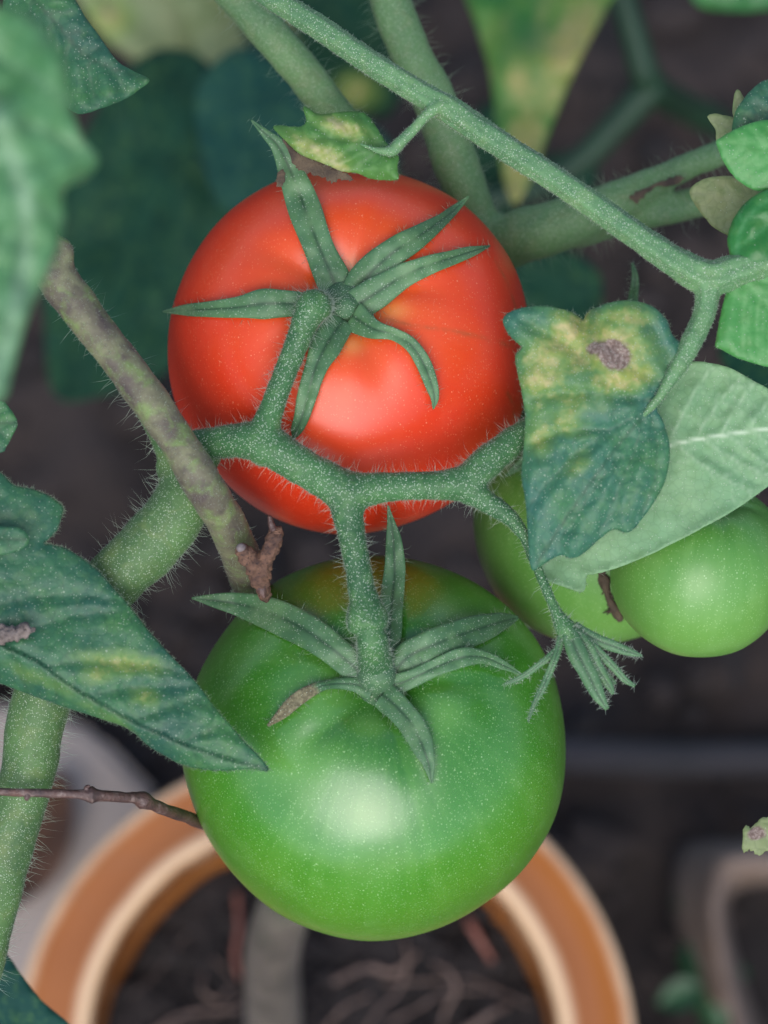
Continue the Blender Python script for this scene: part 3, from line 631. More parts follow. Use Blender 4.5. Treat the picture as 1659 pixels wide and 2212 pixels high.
for i, p in enumerate(SF):
    V, F, vein, (EP, EN), XY = ribbon(p, 8, 6, 8, 9, 3, 60 + i, 0.45)
    mk('sepal', V, F, MCALP, fl, attrs={'vein': vein, 'yellow': np.zeros(len(V)), 'brown': np.zeros(len(V))})
    k = rng.integers(0, len(EP), 70); hz.add(*hairs(EP[k], EN[k], 6 * U, 20 * U, 0.5 * U, spread=0.5)); hz.add(*hairs(*sample(V, F, 120), 3 * U, 8 * U, 0.45 * U))
mk('hairs', *hz.get(), MHAIR, fl, kind='stuff')

# brown mottled leaf stalk crossing in front of the truss base
pt = Parts()
pt.add(*tube([(70, 480, 60, 40), (100, 550, 50, 42), (128, 605, 40, 44), (215, 722, 35, 42), (305, 840, 35, 42), (380, 948, 38, 42), (435, 1038, 34, 44), (488, 1130, -60, 43), (524, 1210, -230, 42), (550, 1285, -450, 42), (585, 1370, -700, 40)], 20, 8, 0.06, 9))
pt.add(*tube([(120, 600, 40, 40), (140, 550, 56, 22), (136, 530, 58, 18)], 14, 6))
V, F = fuse(pt, 0.0006, 5); V = rough(V, F, 2.0, 45, 8)
bst = mk('leaf_stalk', V, F, MBRS, plant); bst['label'] = 'brown and green mottled stalk slanting across the truss'
with_hairs(bst, V, F, 60, 8, 26, 900, facing, 0.4)

# compound leaf: stalk with its leaflets as sub-parts
pt = Parts()
pt.add(*tube([(480, -80, -120, 24), (600, 3, -100, 25), (690, 60, -85, 26), (800, 135, -70, 26), (905, 200, -55, 27), (975, 240, -50, 29), (1060, 298, -40, 28), (1160, 362, -25, 28), (1260, 428, -10, 28), (1360, 498, 5, 29), (1450, 560, 15, 31), (1530, 600, 20, 38), (1600, 580, 20, 34), (1680, 560, 20, 30)], 30, 8, 0.05, 11, ridge=0.075))
pt.add(*tube([(985, 246, -48, 18), (962, 230, -36, 17), (938, 236, -28, 14), (912, 258, -28, 12), (888, 285, -32, 12), (864, 308, -36, 13), (846, 326, -36, 13), (815, 324, -32, 7), (780, 312, -30, 3)], 14, 7))
pt.add(*tube([(1528, 600, 20, 34), (1528, 640, 26, 26), (1520, 680, 32, 24), (1504, 718, 40, 23), (1484, 758, 50, 22), (1455, 808, 58, 17), (1428, 852, 60, 11), (1402, 884, 55, 8), (1378, 914, 44, 4)], 24, 7, ridge=0.08))
pt.add(*tube([(1500, 730, 25, 16), (1450, 805, 5, 13), (1415, 880, -25, 11), (1408, 968, -44, 8)], 12, 6))
V, F = fuse(pt, 0.00036, 3); V = rough(V, F, 1.0, 20, 31)
rac = mk('compound_leaf', V, F, MRAC, plant); with_hairs(rac, V, F, 500, 4, 11, 1800, side, 0.4, 4000)

LO = [(1484, 753), (1474, 743), (1452, 723), (1439, 690), (1409, 662), (1359, 648), (1309, 656), (1272, 672), (1260, 690), (1250, 684), (1229, 672), (1179, 661), (1129, 664), (1096, 677), (1086, 693), (1097, 720), (1118, 742), (1127, 752), (1113, 768), (1117, 803), (1127, 848), (1134, 903), (1130, 978), (1126, 1028), (1134, 1078), (1139, 1136), (1142, 1190), (1149, 1231), (1170, 1222), (1189, 1209), (1214, 1199), (1229, 1206), (1254, 1200), (1294, 1166), (1324, 1144), (1345, 1150), (1362, 1148), (1379, 1131), (1414, 1083), (1439, 1033), (1447, 968), (1434, 913), (1419, 883), (1429, 853), (1459, 813), (1490, 772)]
def dL(x, y): return 62 + 9 * np.sin((x + 0.6 * y) / 46.0) * np.clip((1000 - y) / 250, 0, 1) + 0.05 * (x - 1290) - 0.00035 * (x - 1290) ** 2 - 0.02 * (y - 900) - 26 * np.exp(-((x - 1262) / 26) ** 2) * np.clip((860 - y) / 170, 0, 1)
hz = Parts()
def hair_add(res, col=None, lo=6, hi=18):
    o, (w0, nn) = res; hz.add(*hairs(w0, nn, lo * U, hi * U, 0.45 * U, spread=0.6)); del o['_h']; return o
lv = [np.array(v, float) for v in ([(1415, 868), (1340, 855), (1260, 850), (1180, 850), (1130, 860)], [(1400, 885), (1320, 930), (1240, 985), (1170, 1060), (1140, 1100)], [(1440, 830), (1380, 800), (1310, 740), (1262, 690)], [(1450, 815), (1440, 760), (1400, 690)],
     [(1340, 855), (1290, 800), (1220, 740), (1130, 690)], [(1390, 900), (1370, 980), (1330, 1070), (1300, 1150)], [(1405, 890), (1420, 960), (1415, 1040), (1385, 1110)], [(1320, 930), (1220, 930), (1140, 960)], [(1330, 990), (1260, 1090), (1200, 1180)])]
hair_add(leaf('leaflet', LO, [(1484, 758), (1415, 868), (1345, 950), (1250, 1080), (1160, 1215)], dL, MLF2, rac, nv=0, veins=lv, tert=True, pucker=11, step=6, sub=5, wave=9, vw=2.4, seed=4, edge=5, hair=420,
     yellow=[(1325, 755, 88, 66, 15), (1235, 735, 60, 80, 0), (1180, 785, 60, 100, 10, .8), (1160, 822, 45, 40, 0), (1345, 815, 90, 34, -15), (1220, 905, 60, 44, 20, .55), (1165, 940, 40, 50, 0, .6), (1245, 1005, 26, 40, 40, .5), (1340, 685, 80, 34, 0, .7), (1230, 860, 120, 40, 0, .5)],
     brown=[(1326, 766, 50, 38, 25), (1285, 752, 22, 16, 0)], label='blotched leaflet with a brown dead spot ringed in yellow'))
LM = [(1486, 784), (1530, 783), (1580, 796), (1620, 818), (1670, 845), (1740, 890), (1780, 950), (1750, 1010), (1700, 1035), (1659, 1052), (1590, 1100), (1500, 1150), (1400, 1200), (1330, 1228), (1285, 1240), (1268, 1243), (1264, 1270), (1255, 1279), (1228, 1271), (1190, 1258), (1155, 1238), (1180, 1190), (1240, 1100), (1300, 1000), (1380, 900), (1450, 820)]
hair_add(leaf('leaflet', LM, [(1420, 970), (1470, 956), (1560, 940), (1660, 926), (1760, 915)], lambda x, y: -40 + 0.03 * (x - 1450) + 0.0 * y, MLFU, rac, nv=5, tert=True, sidev=0.30, pucker=-7, step=7, wave=12, vw=2.2, seed=8, hair=150, brown=[(1290, 1150, 6, 6, 0)], label='pale mint underside of a leaflet behind the blotched one'))
LS = [(591, 277), (600, 270), (628, 273), (652, 272), (662, 260), (656, 240), (656, 229), (668, 234), (690, 246), (735, 242), (778, 241), (800, 255), (818, 282), (832, 305), (846, 320), (862, 340), (858, 362), (861, 386), (835, 390), (800, 386), (770, 374), (748, 372), (728, 366), (700, 354), (650, 334), (618, 306)]
hair_add(leaf('leaflet', LS, [(848, 322), (800, 312), (740, 300), (670, 300), (600, 276)], lambda x, y: -40 + 12 * np.sin((x - 600) / 40.0) - 0.25 * np.abs(y - 310), MLFS, rac, nv=4, pucker=13, step=6, wave=9, vw=3, seed=12, fold=8, edge=6, hair=120,
     yellow=[(740, 275, 60, 22, 20), (690, 330, 80, 24, 25), (735, 362, 40, 16, 20)], label='small curled yellow-mottled leaflet above the red tomato'))
LB = [(612, 300), (640, 325), (690, 348), (735, 366), (764, 384), (752, 392), (735, 386), (720, 395), (706, 388), (680, 378), (655, 372), (640, 362), (628, 340)]
wb = leaf('withered_edge', LB, [(615, 303), (690, 365), (760, 386)], lambda x, y: -66 - 0.3 * (y - 330), MDRY, rac, nv=3, pucker=8, step=6, jag=4, wave=12, seed=14)
LB2 = [(600, 372), (610, 366), (616, 380), (612, 400), (600, 405), (596, 390)]
leaf('withered_edge', LB2, [(606, 370), (606, 402)], -150, MDRY, rac, nv=0, pucker=4, step=5, jag=2, seed=15)
LR1 = [(1580, 300), (1586, 250), (1600, 222), (1625, 192), (1662, 170), (1740, 165), (1790, 220), (1740, 290), (1660, 310), (1600, 320)]
leaf('leaflet', LR1, [(1740, 230), (1660, 240), (1600, 280)], lambda x, y: -30 + 0.1 * (1659 - x), MLF, rac, nv=4, pucker=10, step=10, seed=16, edge=8)
LR2 = [(1547, 304), (1560, 295), (1590, 278), (1625, 265), (1662, 259), (1740, 270), (1790, 330), (1740, 400), (1660, 412), (1628, 410), (1590, 386), (1562, 348), (1550, 318)]
hair_add(leaf('leaflet', LR2, [(1760, 330), (1680, 318), (1600, 308), (1550, 304)], lambda x, y: 20 - 0.0006 * (y - 330) ** 2, MLFB, rac, nv=4, pucker=6, step=8, wave=5, seed=17, edge=3, hair=60, label='bright green leaflet with a pointed tip at the right edge'), lo=3, hi=8)
LR3 = [(1572, 530), (1574, 500), (1586, 470), (1612, 436), (1660, 408), (1730, 400), (1780, 470), (1740, 560), (1670, 582), (1620, 590), (1588, 578)]
leaf('leaflet', LR3, [(1590, 572), (1600, 500), (1650, 440), (1740, 420)], lambda x, y: 45 - 0.0022 * (x - 1640) ** 2, MLFG, rac, nv=3, pucker=9, step=8, wave=6, seed=18, edge=10)
LR4 = [(1592, 582), (1572, 620), (1556, 680), (1549, 720), (1545, 748), (1560, 756), (1590, 772), (1640, 788), (1672, 792), (1760, 780), (1800, 680), (1760, 580), (1680, 560), (1630, 566)]
hair_add(leaf('leaflet', LR4, [(1595, 590), (1640, 640), (1700, 700), (1760, 760)], lambda x, y: 26 - 0.0003 * (x - 1640) ** 2, MLFB, rac, nv=5, pucker=7, step=8, wave=5, seed=19, edge=3, hair=70), lo=3, hi=8)
leaf('leaflet', [(1528, 252), (1545, 245), (1560, 248), (1600, 260), (1610, 300), (1570, 312), (1548, 306), (1545, 280)], [(1600, 290), (1535, 255)], -120, MLFO, rac, nv=2, pucker=4, step=7, seed=20)
leaf('leaflet', [(1489, 416), (1505, 395), (1540, 382), (1600, 384), (1650, 420), (1640, 480), (1590, 512), (1566, 506), (1540, 490), (1529, 478), (1508, 452)], [(1640, 440), (1570, 430), (1500, 418)], -200, MLFO, rac, nv=3, pucker=6, step=8, seed=22, label='dull olive leaflet behind the bright ones at the right')
leaf('leaflet', [(1584, 252), (1586, 205), (1594, 193), (1604, 205), (1612, 225), (1612, 260)], [(1600, 258), (1595, 200)], -100, MLFO, rac, nv=0, pucker=2, step=7, seed=23)
leaf('withered_edge', [(1362, 424), (1380, 412), (1430, 392), (1466, 378), (1480, 388), (1455, 400), (1410, 410), (1385, 430), (1376, 440)], [(1370, 426), (1470, 386)], -560, MDRY, rac, nv=0, pucker=5, step=6, jag=3, seed=24)
mk('hairs', *hz.get(), MHAIRD, rac, kind='stuff')

# big blotched leaf low on the left, its midrib folded
PO = [(-120, 1010), (-60, 1000), (0, 1021), (30, 1047), (75, 1058), (115, 1076), (136, 1096), (134, 1112), (122, 1146), (98, 1172), (112, 1176), (145, 1186), (185, 1211), (215, 1236), (250, 1276), (285, 1316), (320, 1361), (360, 1406), (425, 1476), (475, 1541), (525, 1598), (560, 1634), (580, 1664), (540, 1661), (490, 1665), (440, 1662), (390, 1650), (325, 1614), (280, 1576), (225, 1555), (150, 1531), (75, 1505), (0, 1476), (-80, 1450), (-160, 1380), (-180, 1200), (-160, 1080)]
PM = np.array([(-160, 1310), (0, 1393), (75, 1426), (165, 1491), (280, 1556), (400, 1610), (500, 1642), (578, 1661)], float)
def dP(x, y):
    ym = np.interp(x, PM[:, 0], PM[:, 1]); b = y - ym
    return 70 + 0.02 * (x - 200) + np.where(b > 0, -0.75 * b + 12, 0.12 * b) * np.clip((600 - x) / 200, 0, 1)
hz = Parts()
lf = hair_add(leaf('leaf', PO, PM, dP, MLF, plant, nv=6, tert=True, pucker=8, step=6.5, wave=7, vw=2.4, seed=31, edge=2, hair=1500,
     yellow=[(262, 1432, 84, 30, 8, .72), (212, 1455, 40, 24, -10, .65), (312, 1505, 40, 26, 20, .45), (90, 1470, 110, 22, 25, .32), (230, 1550, 80, 20, 28, .38)], brown=[], label='large dark leaf with yellow blotches crossing the lower left'), lo=6, hi=16)
mk('hairs', *hz.get(), MHAIRD, lf, kind='stuff')
leaf('leaf', [(-60, 1120), (0, 1136), (36, 1138), (58, 1152), (62, 1172), (40, 1190), (0, 1200), (-60, 1210)], [(-60, 1160), (55, 1165)], 96, MLF, plant, nv=2, pucker=8, step=7, seed=33)
leaf('leaf', [(-80, 850), (0, 866), (20, 880), (38, 912), (30, 935), (14, 965), (0, 978), (-80, 990)], [(-80, 920), (36, 914)], 30, MLF, plant, nv=2, pucker=9, step=7, seed=34)
# upper left: sharp dark leaf and the big blurred one close to the lens
leaf('leaf', [(20, -60), (100, -40), (152, -12), (185, 38), (210, 72), (250, 128), (285, 152), (323, 172), (300, 194), (270, 214), (220, 234), (168, 246), (120, 210), (60, 160), (10, 60)], [(40, -40), (130, 60), (200, 130), (322, 172)], lambda x, y: -40 + 0.0 * x, MLF, plant, nv=5, pucker=14, step=9, wave=12, seed=35, edge=6, label='dark leaf tip at the upper left, behind the blurred leaf')
leaf('leaf', [(-160, -20), (-40, 5), (60, 28), (110, 75), (142, 140), (158, 240), (180, 300), (212, 345), (186, 385), (140, 410), (140, 470), (125, 540), (90, 620), (55, 700), (28, 800), (0, 868), (-100, 900), (-240, 700), (-260, 300)], [(-120, 30), (-20, 230), (40, 380), (58, 520), (25, 700), (-20, 850)], lambda x, y: 1500 - 0.25 * (x - 50), MLFF, plant, nv=4, sidev=0.3, pucker=16, step=14, wave=40, seed=36, thick=8, vw=12, jag=0, label='blurred bright leaf close to the lens at the left')
leaf('leaf', [(-120, 2010), (-20, 2030), (14, 2060), (50, 2110), (90, 2160), (150, 2212), (220, 2290), (60, 2320), (-120, 2280)], [(-60, 2060), (60, 2190), (150, 2280)], lambda x, y: -620 + 0.0 * x, MLTB, plant, nv=4, pucker=10, step=12, wave=10, seed=37, label='dark leaf in the lower left corner')
leaf('leaf', [(1610, 1785), (1622, 1790), (1640, 1772), (1662, 1762), (1720, 1750), (1740, 1820), (1690, 1850), (1660, 1836), (1640, 1848), (1618, 1836), (1604, 1840)], [(1720, 1800), (1610, 1815)], -120, MLFO, plant, nv=2, pucker=8, step=7, jag=3, seed=38, brown=[(1635, 1800, 26, 20, 0)], label='withered leaf tip at the right edge')

# ------------------------------------------------------------------ the neighbouring plant, shaded and out of focus
nb = thing('leafy_plant', 'shaded out-of-focus leafy plant behind the tomatoes', 'plant', Gp(560, 300, 0))
dB = lambda z: (lambda x, y: np.array([dz(a, b, z) for a, b in zip(np.atleast_1d(x), np.atleast_1d(y))]))
B = dict(parent=nb, step=24, sub=4, jag=0, pucker=14, wave=60, thick=8, vw=7)
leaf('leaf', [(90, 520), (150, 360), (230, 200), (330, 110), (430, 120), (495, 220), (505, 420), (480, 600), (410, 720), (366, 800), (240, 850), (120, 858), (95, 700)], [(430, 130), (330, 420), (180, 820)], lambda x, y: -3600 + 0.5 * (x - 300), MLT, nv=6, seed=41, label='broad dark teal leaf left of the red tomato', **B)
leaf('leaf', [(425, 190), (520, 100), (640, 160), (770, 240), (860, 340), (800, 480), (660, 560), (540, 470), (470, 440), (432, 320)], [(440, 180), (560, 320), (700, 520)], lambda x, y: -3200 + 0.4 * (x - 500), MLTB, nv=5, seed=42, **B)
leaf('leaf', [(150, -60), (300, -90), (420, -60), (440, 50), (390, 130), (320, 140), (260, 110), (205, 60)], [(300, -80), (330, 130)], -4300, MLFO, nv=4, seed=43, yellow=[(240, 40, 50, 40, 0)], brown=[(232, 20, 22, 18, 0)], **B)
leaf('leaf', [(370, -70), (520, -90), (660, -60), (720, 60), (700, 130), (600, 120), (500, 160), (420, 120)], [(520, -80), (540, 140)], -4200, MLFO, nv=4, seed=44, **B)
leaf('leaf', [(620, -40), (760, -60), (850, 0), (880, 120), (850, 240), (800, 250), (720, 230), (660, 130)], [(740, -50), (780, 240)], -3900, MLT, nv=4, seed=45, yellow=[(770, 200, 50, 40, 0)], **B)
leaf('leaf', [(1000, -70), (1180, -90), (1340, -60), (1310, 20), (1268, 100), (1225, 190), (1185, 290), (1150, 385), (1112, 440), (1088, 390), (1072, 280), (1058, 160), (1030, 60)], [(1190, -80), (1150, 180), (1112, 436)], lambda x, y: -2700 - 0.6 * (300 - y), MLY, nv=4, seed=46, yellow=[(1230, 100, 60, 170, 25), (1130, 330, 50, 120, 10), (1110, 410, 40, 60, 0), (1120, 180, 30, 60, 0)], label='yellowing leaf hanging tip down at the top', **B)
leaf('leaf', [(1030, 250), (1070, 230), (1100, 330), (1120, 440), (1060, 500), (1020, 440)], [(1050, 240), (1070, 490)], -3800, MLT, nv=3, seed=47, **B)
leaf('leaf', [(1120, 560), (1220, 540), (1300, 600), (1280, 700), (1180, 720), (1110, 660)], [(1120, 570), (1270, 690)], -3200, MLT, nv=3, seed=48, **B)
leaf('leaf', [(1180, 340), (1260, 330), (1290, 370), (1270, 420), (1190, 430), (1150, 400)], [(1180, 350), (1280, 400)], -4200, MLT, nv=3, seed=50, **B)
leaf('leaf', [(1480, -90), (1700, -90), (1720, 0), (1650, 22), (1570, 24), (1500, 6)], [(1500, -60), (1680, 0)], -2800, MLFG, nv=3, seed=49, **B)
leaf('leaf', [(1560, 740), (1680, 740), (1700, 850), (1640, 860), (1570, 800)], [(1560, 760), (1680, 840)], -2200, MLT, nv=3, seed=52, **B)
pt = Parts()
pt.add(*tube([(1330, -60, -3400, 30), (1370, 80, -3450, 30), (1405, 180, -3550, 34), (1480, 230, -4000, 34), (1560, 270, -4600, 34), (1640, 330, dz(1640, 330, -0.02), 30)], 12, 8))
pt.add(*tube([(1405, 190, -3550, 36), (1330, 270, -3600, 32), (1250, 350, -3650, 30), (1120, 420, -3700, 28), (900, 440, -3750, 28), (700, 400, -3800, 28)], 12, 8))
pt.add(*tube([(700, 400, -3800, 30), (560, 300, -4500, 34), (560, 300, dz(560, 300, -0.02), 34)], 12, 8)); pt.add(*tube([(700, 400, -3800, 26), (560, 100, -4000, 24), (520, -80, -4100, 20)], 12, 8))
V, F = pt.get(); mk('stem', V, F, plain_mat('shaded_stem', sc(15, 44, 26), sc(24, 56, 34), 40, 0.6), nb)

# ------------------------------------------------------------------ pot
pc = Gp(700, 2262, PZ); RO = 0.0805; RI = 0.0602
pot = thing('plant_pot', 'round glazed flowerpot with a wide orange rim edged in cream', 'flowerpot', (pc[0], pc[1], 0.0))
def lathe(name, prof, mat, parent, c, seg=96):
    V = []; F = []; n = len(prof)
    for j in range(seg):
        a = 2 * math.pi * j / seg
        for r, z in prof: V.append((c[0] + r * math.cos(a), c[1] + r * math.sin(a), z))
    for j in range(seg):
        k = (j + 1) % seg
        for i in range(n - 1): F.append([j * n + i, k * n + i, k * n + i + 1, j * n + i + 1])
    return mk(name, V, F, mat, parent)
m = M('pot_glaze'); sx = m.n('ShaderNodeSeparateXYZ', {0: m.co}); r2 = m.math('SQRT', m.math('ADD', m.math('MULTIPLY', sx.outputs[0], sx.outputs[0]), m.math('MULTIPLY', sx.outputs[1], sx.outputs[1])))
nz = m.math('MULTIPLY', m.math('SUBTRACT', m.noise(55, 5), 0.5), 0.0028); rr = m.math('ADD', r2, nz)
body = m.mix(m.noise(25, 4), sc(140, 82, 40), sc(164, 102, 54)); body = m.mix(m.math('MULTIPLY', m.specks(130, 0.08, 0.12), 0.6), body, sc(120, 70, 40))
cream = sc(212, 178, 142)
e1 = m.step(rr, 0.0660, 0.0636); e2 = m.step(rr, 0.0766, 0.0798)
col = m.mix(m.math('MAXIMUM', e1, e2), body, cream); col = m.mix(m.step(rr, 0.0615, 0.0600), col, sc(120, 72, 34))
col = m.mix(m.math('MULTIPLY', m.step(m.noise(30, 5), 0.55, 0.72), 0.35), col, sc(120, 92, 72))
MPOT = m.pbr(col, 0.16, m.bump(m.noise(60, 2), 0.05, 0.001), Coat_Weight=0.4, Coat_Roughness=0.15)
lathe('rim', [(0.0600, PZ - 0.012), (0.0602, PZ - 0.004), (0.0608, PZ - 0.0010), (0.0622, PZ + 0.0006), (0.0640, PZ + 0.0002), (0.068, PZ - 0.0014), (0.073, PZ - 0.0020), (0.077, PZ - 0.0012), (0.0790, PZ - 0.0010), (0.0803, PZ - 0.0022), (0.0808, PZ - 0.005), (0.0802, PZ - 0.010), (0.078, PZ - 0.014), (0.072, PZ - 0.017)], MPOT, pot, pc)
m2 = plain_mat('pot_wall_glaze', sc(150, 92, 48), sc(170, 108, 54), 30, 0.3, 0.1)
lathe('wall', [(0.0605, PZ - 0.010), (0.0585, PZ - 0.03), (0.050, PZ - 0.10), (0.045, 0.012), (0.0, 0.012)], m2, pot, pc)
lathe('outer_wall', [(0.0730, PZ - 0.016), (0.0700, PZ - 0.030), (0.060, PZ - 0.11), (0.054, 0.004), (0.0, 0.001)], m2, pot, pc)
# potting soil: lumpy disc with crumbs
n, mm = 46, 120; V = [(pc[0], pc[1], soilz)]; F = []
for i in range(1, n):
    r = 0.0588 * i / (n - 1)
    for j in range(mm):
        a = 2 * math.pi * j / mm; V.append((pc[0] + r * math.cos(a), pc[1] + r * math.sin(a), soilz))
V = np.array(V); V[:, 2] += 0.0035 * fbm(V[:, :2] / 0.012, 3, 4)
for j in range(mm): F.append([0, 1 + j, 1 + (j + 1) % mm])
for i in range(n - 2):
    for j in range(mm):
        a, b = 1 + i * mm + j, 1 + i * mm + (j + 1) % mm; F.append([a, a + mm, b + mm, b])
mk('potting_soil', V, F, MPSOIL, None, (pc[0], pc[1], soilz), kind='structure')
def crumbs(name, C, lo, hi, mat):
    pt = Parts(); ico = bmesh.new(); bmesh.ops.create_icosphere(ico, subdivisions=1, radius=1); iv = np.array([v.co[:] for v in ico.verts]); fi = [[v.index for v in f.verts] for f in ico.faces]; ico.free()
    for c in C:
        r = lo + (hi - lo) * rng.random() ** 3; pt.add(c + iv * r * (1 + 0.35 * rng.normal(size=(len(iv), 1))) * np.array([1, 1, .7]), fi)
    return mk(name, *pt.get(), mat, None, C[0], smooth=False, kind='stuff')
a = rng.random(1600) * 2 * math.pi; r = 0.058 * np.sqrt(rng.random(1600))
crumbs('soil_crumbs', np.stack([pc[0] + r * np.cos(a), pc[1] + r * np.sin(a), np.full(1600, soilz + 0.001)], -1), 0.0008, 0.0035, MPSOIL)
def stick(name, P, r, mat, label, cat, z, group=None, seed=0):
    C = np.array([Gp(x, y, z + dzz) for x, y, dzz in P]); Q = catmull(C, 6)
    V, F = tube_w(Q, np.linspace(r, r * 0.6, len(Q)) * (1 + 0.15 * rng.normal(size=len(Q))), 8, 0.2, seed)
    return tag(mk(name, V, F, mat, None, C[0]), label, cat, group)
g = 'dry roots and sticks on the potting soil'
stick('dry_root', [(875, 2030, 0.004), (880, 2080, .006), (860, 2140, .005), (815, 2185, .004), (780, 2240, .002)], 0.0005, MROOT, 'pale curved root below the green tomato, left of the reddish stick', 'root', soilz, g, 1)
stick('dry_root', [(1010, 1985, 0.003), (1030, 2020, .006), (1060, 2070, .004)], 0.0012, MROOTR, 'short reddish stick on the soil at the right inside the pot', 'stick', soilz, g, 2)
stick('dry_root', [(512, 1930, 0.003), (516, 2000, .006), (508, 2060, .005), (516, 2110, .002)], 0.0008, MROOTR, 'upright reddish root left of the stem in the pot', 'root', soilz, g, 3)
stick('dry_root', [(935, 2080, 0.004), (970, 2100, .008), (985, 2140, .008), (960, 2190, .004), (945, 2260, .002)], 0.0006, MROOT, 'bent brown root nearest the right inner rim of the pot', 'root', soilz, g, 4)
stick('dry_root', [(830, 2212, 0.002), (900, 2180, .008), (960, 2145, .010), (1060, 2140, .004)], 0.0005, MROOT, 'thin tan root crossing the other roots at the bottom right', 'root', soilz, g, 5)
stick('dry_root', [(440, 2100, 0.002), (436, 2140, .007), (470, 2160, .005), (500, 2130, .003)], 0.0005, MROOT, 'small looped grey root at the left in the pot', 'root', soilz, g, 6)
stick('dry_root', [(330, 2230, 0.002), (400, 2190, .006), (520, 2180, .004)], 0.0006, MROOT, 'faint thin root at the lower left in the pot', 'root', soilz, g, 7)
stick('dry_root', [(1000, 2230, 0.003), (1060, 2190, .010), (1100, 2170, .004)], 0.0010, MROOT, 'thick tan root piece at the bottom edge of the soil', 'root', soilz, g, 8)
stick('dry_root', [(720, 2120, 0.002), (790, 2090, .006), (850, 2100, .004), (900, 2060, .003)], 0.0010, MROOT, 'thin root just right of the stem in the pot', 'root', soilz, g, 9)
stick('dry_root', [(690, 2240, 0.002), (740, 2180, .006), (800, 2150, .004)], 0.0005, MROOT, 'short root at the foot of the potted stem', 'root', soilz, g, 10)
pt = Parts()
for k in range(16):
    a = rng.random() * 6.283; r = 0.055 * math.sqrt(rng.random()); c = np.array([pc[0] + r * math.cos(a), pc[1] + r * math.sin(a), soilz + 0.002]); b = rng.random() * 6.283; L = 0.008 + 0.016 * rng.random()
    q = np.array([c + np.array([math.cos(b + u * rng.normal() * 0.6) * L * u, math.sin(b + u * rng.normal() * 0.6) * L * u, 0.002 * rng.random()]) for u in (-1, -.3, .3, 1)])
    q = q[np.hypot(q[:, 0] - pc[0], q[:, 1] - pc[1]) < 0.058]
    if len(q) > 2: pt.add(*tube_w(q, np.full(len(q), 0.0002 + 0.0002 * rng.random()), 5))
mk('root_litter', *pt.get(), MROOT, None, (pc[0], pc[1], soilz), kind='stuff')
# ------------------------------------------------------------------ dry twigs
tw = thing('dry_twig', 'thin jointed brown twig behind the green tomato at the lower left', 'twig', Wp(-60, 1706, 0))
pt = Parts()
pt.add(*tube([(-80, 1704, -10, 9), (0, 1710, -10, 9), (60, 1713, -12, 9), (120, 1714, -20, 10), (176, 1716, -30, 11), (196, 1717, -36, 19), (214, 1718, -42, 13), (260, 1722, -70, 12), (292, 1724, -95, 13), (308, 1728, -110, 20), (326, 1736, -130, 14), (360, 1750, -180, 13), (410, 1768, -330, 13), (445, 1782, -470, 12), (520, 1810, -680, 11), (600, 1840, -800, 8)], 12, 7, 0.12, 5))
pt.add(*tube([(190, 1716, -36, 10), (188, 1702, -30, 7), (192, 1698, -28, 3)], 8, 4)); pt.add(*tube([(60, 1716, -12, 9), (58, 1724, -5, 6)], 8, 4))
mk('shoot', *pt.get(), MTWD, tw)
sn = thing('dry_twig', 'short forked brown twig stub with a pale cut end beside the mottled stalk', 'twig', Wp(570, 1275, -60))
pt = Parts()
pt.add(*tube([(572, 1290, -120, 12), (567, 1265, -80, 17), (562, 1238, -60, 22), (570, 1212, -50, 19), (584, 1190, -45, 14), (592, 1165, -40, 18), (598, 1150, -40, 14)], 14, 7, 0.25, 6))
pt.add(*tube([(560, 1235, -58, 18), (545, 1216, -40, 15), (533, 1200, -30, 17), (524, 1188, -22, 15)], 14, 7, 0.2, 7))
for (x, y, d, r) in ((564, 1250, -70, 21), (565, 1226, -55, 23), (578, 1200, -48, 19), (588, 1178, -42, 19), (548, 1222, -44, 19), (534, 1203, -32, 19)):
    pt.add(*tube([(x - 2, y + 3, d, r), (x + 2, y - 3, d, r)], 12, 3, 0.15, int(x)))
V, F = fuse(pt, 0.00032, 1); V = rough(V, F, 3.5, 8, 9); mk('bark', V, F, MTW, sn)
mk('dark_tip', *tube([(597, 1158, -40, 11), (588, 1138, -38, 8), (583, 1118, -36, 5)], 10, 6, 0.2, 3), MTWD, sn)
mk('dark_tip', *tube([(564, 1258, -76, 14), (566, 1275, -70, 11), (570, 1288, -70, 5)], 10, 6, 0.2, 4), MTWD, sn)
mk('cut_end', *tube([(526, 1190, -24, 12), (521, 1184, -15, 11)], 14, 3, 0.1, 4), MCUT, sn)
pt = Parts(); pt.add(*tube([(-20, 1374, 92, 16), (10, 1370, 96, 18), (40, 1366, 98, 17), (62, 1360, 98, 13), (72, 1357, 96, 7)], 16, 8, 0.3, 4))
V, F = fuse(pt, 0.00028, 1); V = rough(V, F, 7.0, 10, 19)
tag(mk('dry_bud', V, F, MBUD, None), 'grey-brown withered bud lying on the big dark leaf at the left edge', 'withered bud')

